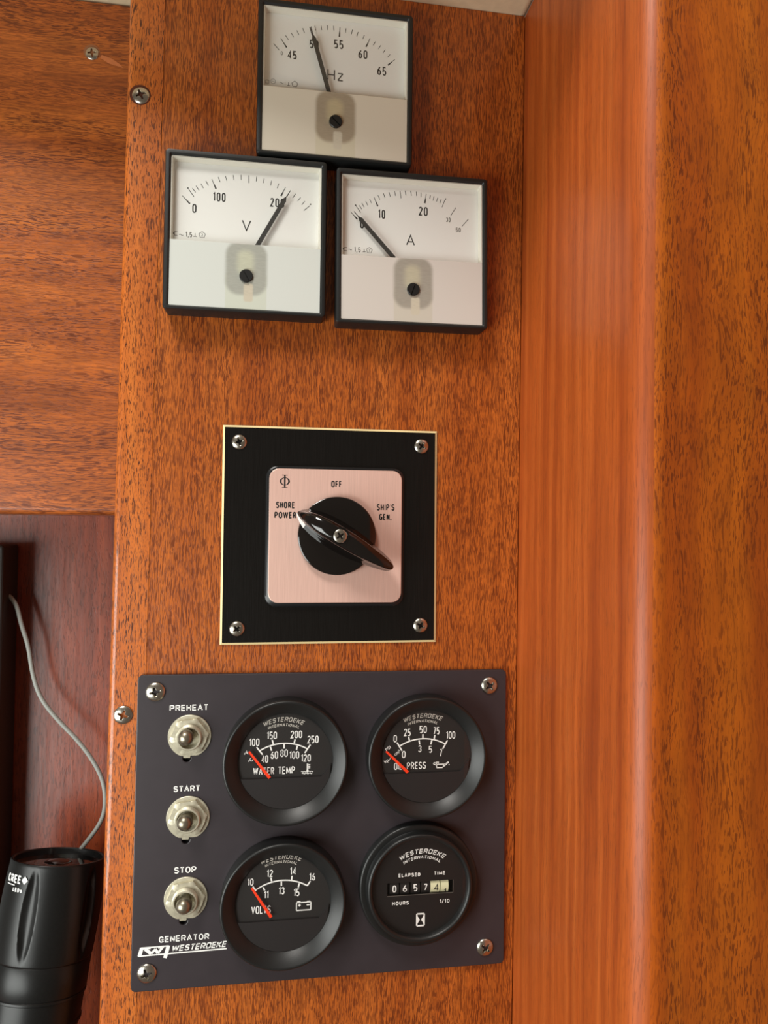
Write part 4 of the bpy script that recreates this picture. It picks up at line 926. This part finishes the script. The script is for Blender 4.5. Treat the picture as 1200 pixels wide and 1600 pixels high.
# flashlight, standing in the niche, leaning to the right at its head
fx, fy, fz = -165.6, -217.0, -48.0      # centre of the head's rim
t = bpy.data.objects.new('flashlight', None); COL.objects.link(t)
lean = math.radians(5.2); L_ = 200.0; back = math.radians(11.5)
Rt = Matrix.Rotation(lean, 3, 'Y') @ Matrix.Rotation(-back, 3, 'X')
t.location = PW(fx, fy, fz)-Rt @ P(0, L_, 0); t.rotation_euler = Rt.to_euler()
t['label'] = 'black metal flashlight standing lens up at the lower left'; t['category'] = 'flashlight'
def lathe_y(prof, n=96, mod=None):
    bm = bm_new(); R_ = []
    for r, h in prof:
        row = []
        for k in range(n):
            a = 2*math.pi*k/n; rr = r-(mod(a, h) if mod else 0); row.append(bm.verts.new(P(rr*math.cos(a), h, rr*math.sin(a))))
        R_.append(row)
    for a, b in zip(R_, R_[1:]):
        for i in range(n): bm.faces.new((a[i], a[(i+1) % n], b[(i+1) % n], b[i]))
    return bm, R_
def flute(a, h):
    # five long leaf-shaped scallops cut into the head
    s_ = 0
    for k in range(5):
        c = math.radians(103+72*k); d = abs((a-c+math.pi) % (2*math.pi)-math.pi)
        v = (h-(L_-28))/25.5
        if abs(v) < 1:
            wv = .165*math.sqrt(1-v*v)
            if d < wv: s_ = max(s_, 2.3*(1-(d/wv)**2)*min(1, (1-v*v)*1.8))
    return s_
pr = [(28.3, L_-56), (28.6, L_-55.6)] + [(28.7+1.1*math.sin(k/24*math.pi)-.3*k/24, L_-55+53*k/24) for k in range(25)] + [(28.4, L_-.8), (28.0, L_), (27.0, L_+.1), (26.4, L_-.6), (26.0, L_-4)]
bm, _ = lathe_y(pr, 360, flute); bmesh.ops.recalc_face_normals(bm, faces=bm.faces); obj('head', bm, 'torch_black', t, True, 30)
bm, R_ = lathe_y([(26.0, L_-4), (22, L_-9), (14, L_-20), (6, L_-26), (3, L_-27)], 64); bm.faces.new(R_[-1]); obj('reflector', bm, 'reflector', t, True)
bm, R_ = lathe_y([(26.2, L_-3.4)], 64); bm.faces.new(R_[0]); obj('lens', bm, 'lens', t)
bm, R_ = lathe_y([(10.5, L_-12), (10.2, L_-7), (8.6, L_-3.6), (5, L_-1.9), (.2, L_-1.4)], 48); obj('lens_bulb', bm, 'gloss_black', t, True)
bm, _ = lathe_y([(28.0, L_-56.2), (28.3, L_-56.6), (28.0, L_-74), (27.6, L_-74.6)], 96); obj('focus_ring', bm, 'torch_black', t, True, 40)
bm, _ = lathe_y([(27.4, L_-74.4), (28.1, L_-75), (28.1, L_-76.2), (27.3, L_-76.8), (26.9, L_-90), (27.5, L_-90.6), (27.5, L_-92), (26.7, L_-92.8)], 96); obj('collar', bm, 'torch_black', t, True, 40)
bm, R_ = lathe_y([(26.6, L_-92.6), (25.0, L_-106), (22, L_-122), (19, L_-136), (18, 16), (18.6, 14), (18.6, 1), (18, 0)], 64); bm.faces.new(R_[-1]); obj('barrel', bm, 'torch_black', t, True, 40)
def wrap_text(bm, s_, a_c, h_c, w, h, r, bold=.03, z=.08):
    V, F = text_geo(s_, bold)
    vs = []
    for a, b in V:
        A = a_c-(a*w)/r; rr = r+z
        vs.append(bm.verts.new(P(rr*math.cos(A), h_c+b*h, rr*math.sin(A))))
    for f in F:
        try: bm.faces.new([vs[i] for i in f])
        except ValueError: pass
def rad_at(h):
    best = min(pr[2:27], key=lambda q_: abs(q_[1]-h)); return best[0]
bm = bm_new(); ac = math.radians(132)
r_ = rad_at(L_-13)+.35
put_quads(bm, word_quads('CREE', 12.8, 4.6, .85, .2), lambda a, b: P(r_*math.cos(ac-a/r_), L_-8.6+b, r_*math.sin(ac-a/r_)))
def wpt(u, h): A = ac-u/r_; return P(r_*math.cos(A), h, r_*math.sin(A))
bm.faces.new([bm.verts.new(wpt(*v)) for v in ((6.9, L_-8.6), (9.1, L_-6.3), (11.3, L_-8.6), (9.1, L_-10.9))])
rl_ = rad_at(L_-15)+.3; put_quads(bm, word_quads('LEDs', 7.6, 2.3, .6, .3), lambda a, b: P(rl_*math.cos(ac-(a+4.6)/rl_), L_-14.4+b, rl_*math.sin(ac-(a+4.6)/rl_)))
for k in range(8): u = -6.3+k; bm.faces.new([bm.verts.new(wpt(*v)) for v in ((u, L_-11.9), (u+1.02, L_-11.9), (u+1.02, L_-12.4), (u, L_-12.4))])
obj('lettering', bm, 'print_white', t)['kind'] = 'stuff'
bm = bm_new(); r_ = 27.4; ac = math.radians(146)
for k in range(6):
    h_ = 5.6-k*.8; u = -3.4+k*1.45
    bm.faces.new([bm.verts.new(wpt(*v)) for v in ((u, L_-86.5), (u+.7, L_-86.5), (u+.7, L_-86.5+h_), (u, L_-86.5+h_))])
for (a, b, c, d) in ((-6.6, L_-84.9, -4.2, L_-84.2), (-5.7, L_-85.8, -5.1, L_-83.4), (5.6, L_-86.3, 8.2, L_-85.6)):
    bm.faces.new([bm.verts.new(wpt(*v)) for v in ((a, b), (c, b), (c, d), (a, d))])
obj('brightness_mark', bm, 'print_white', t)['kind'] = 'stuff'
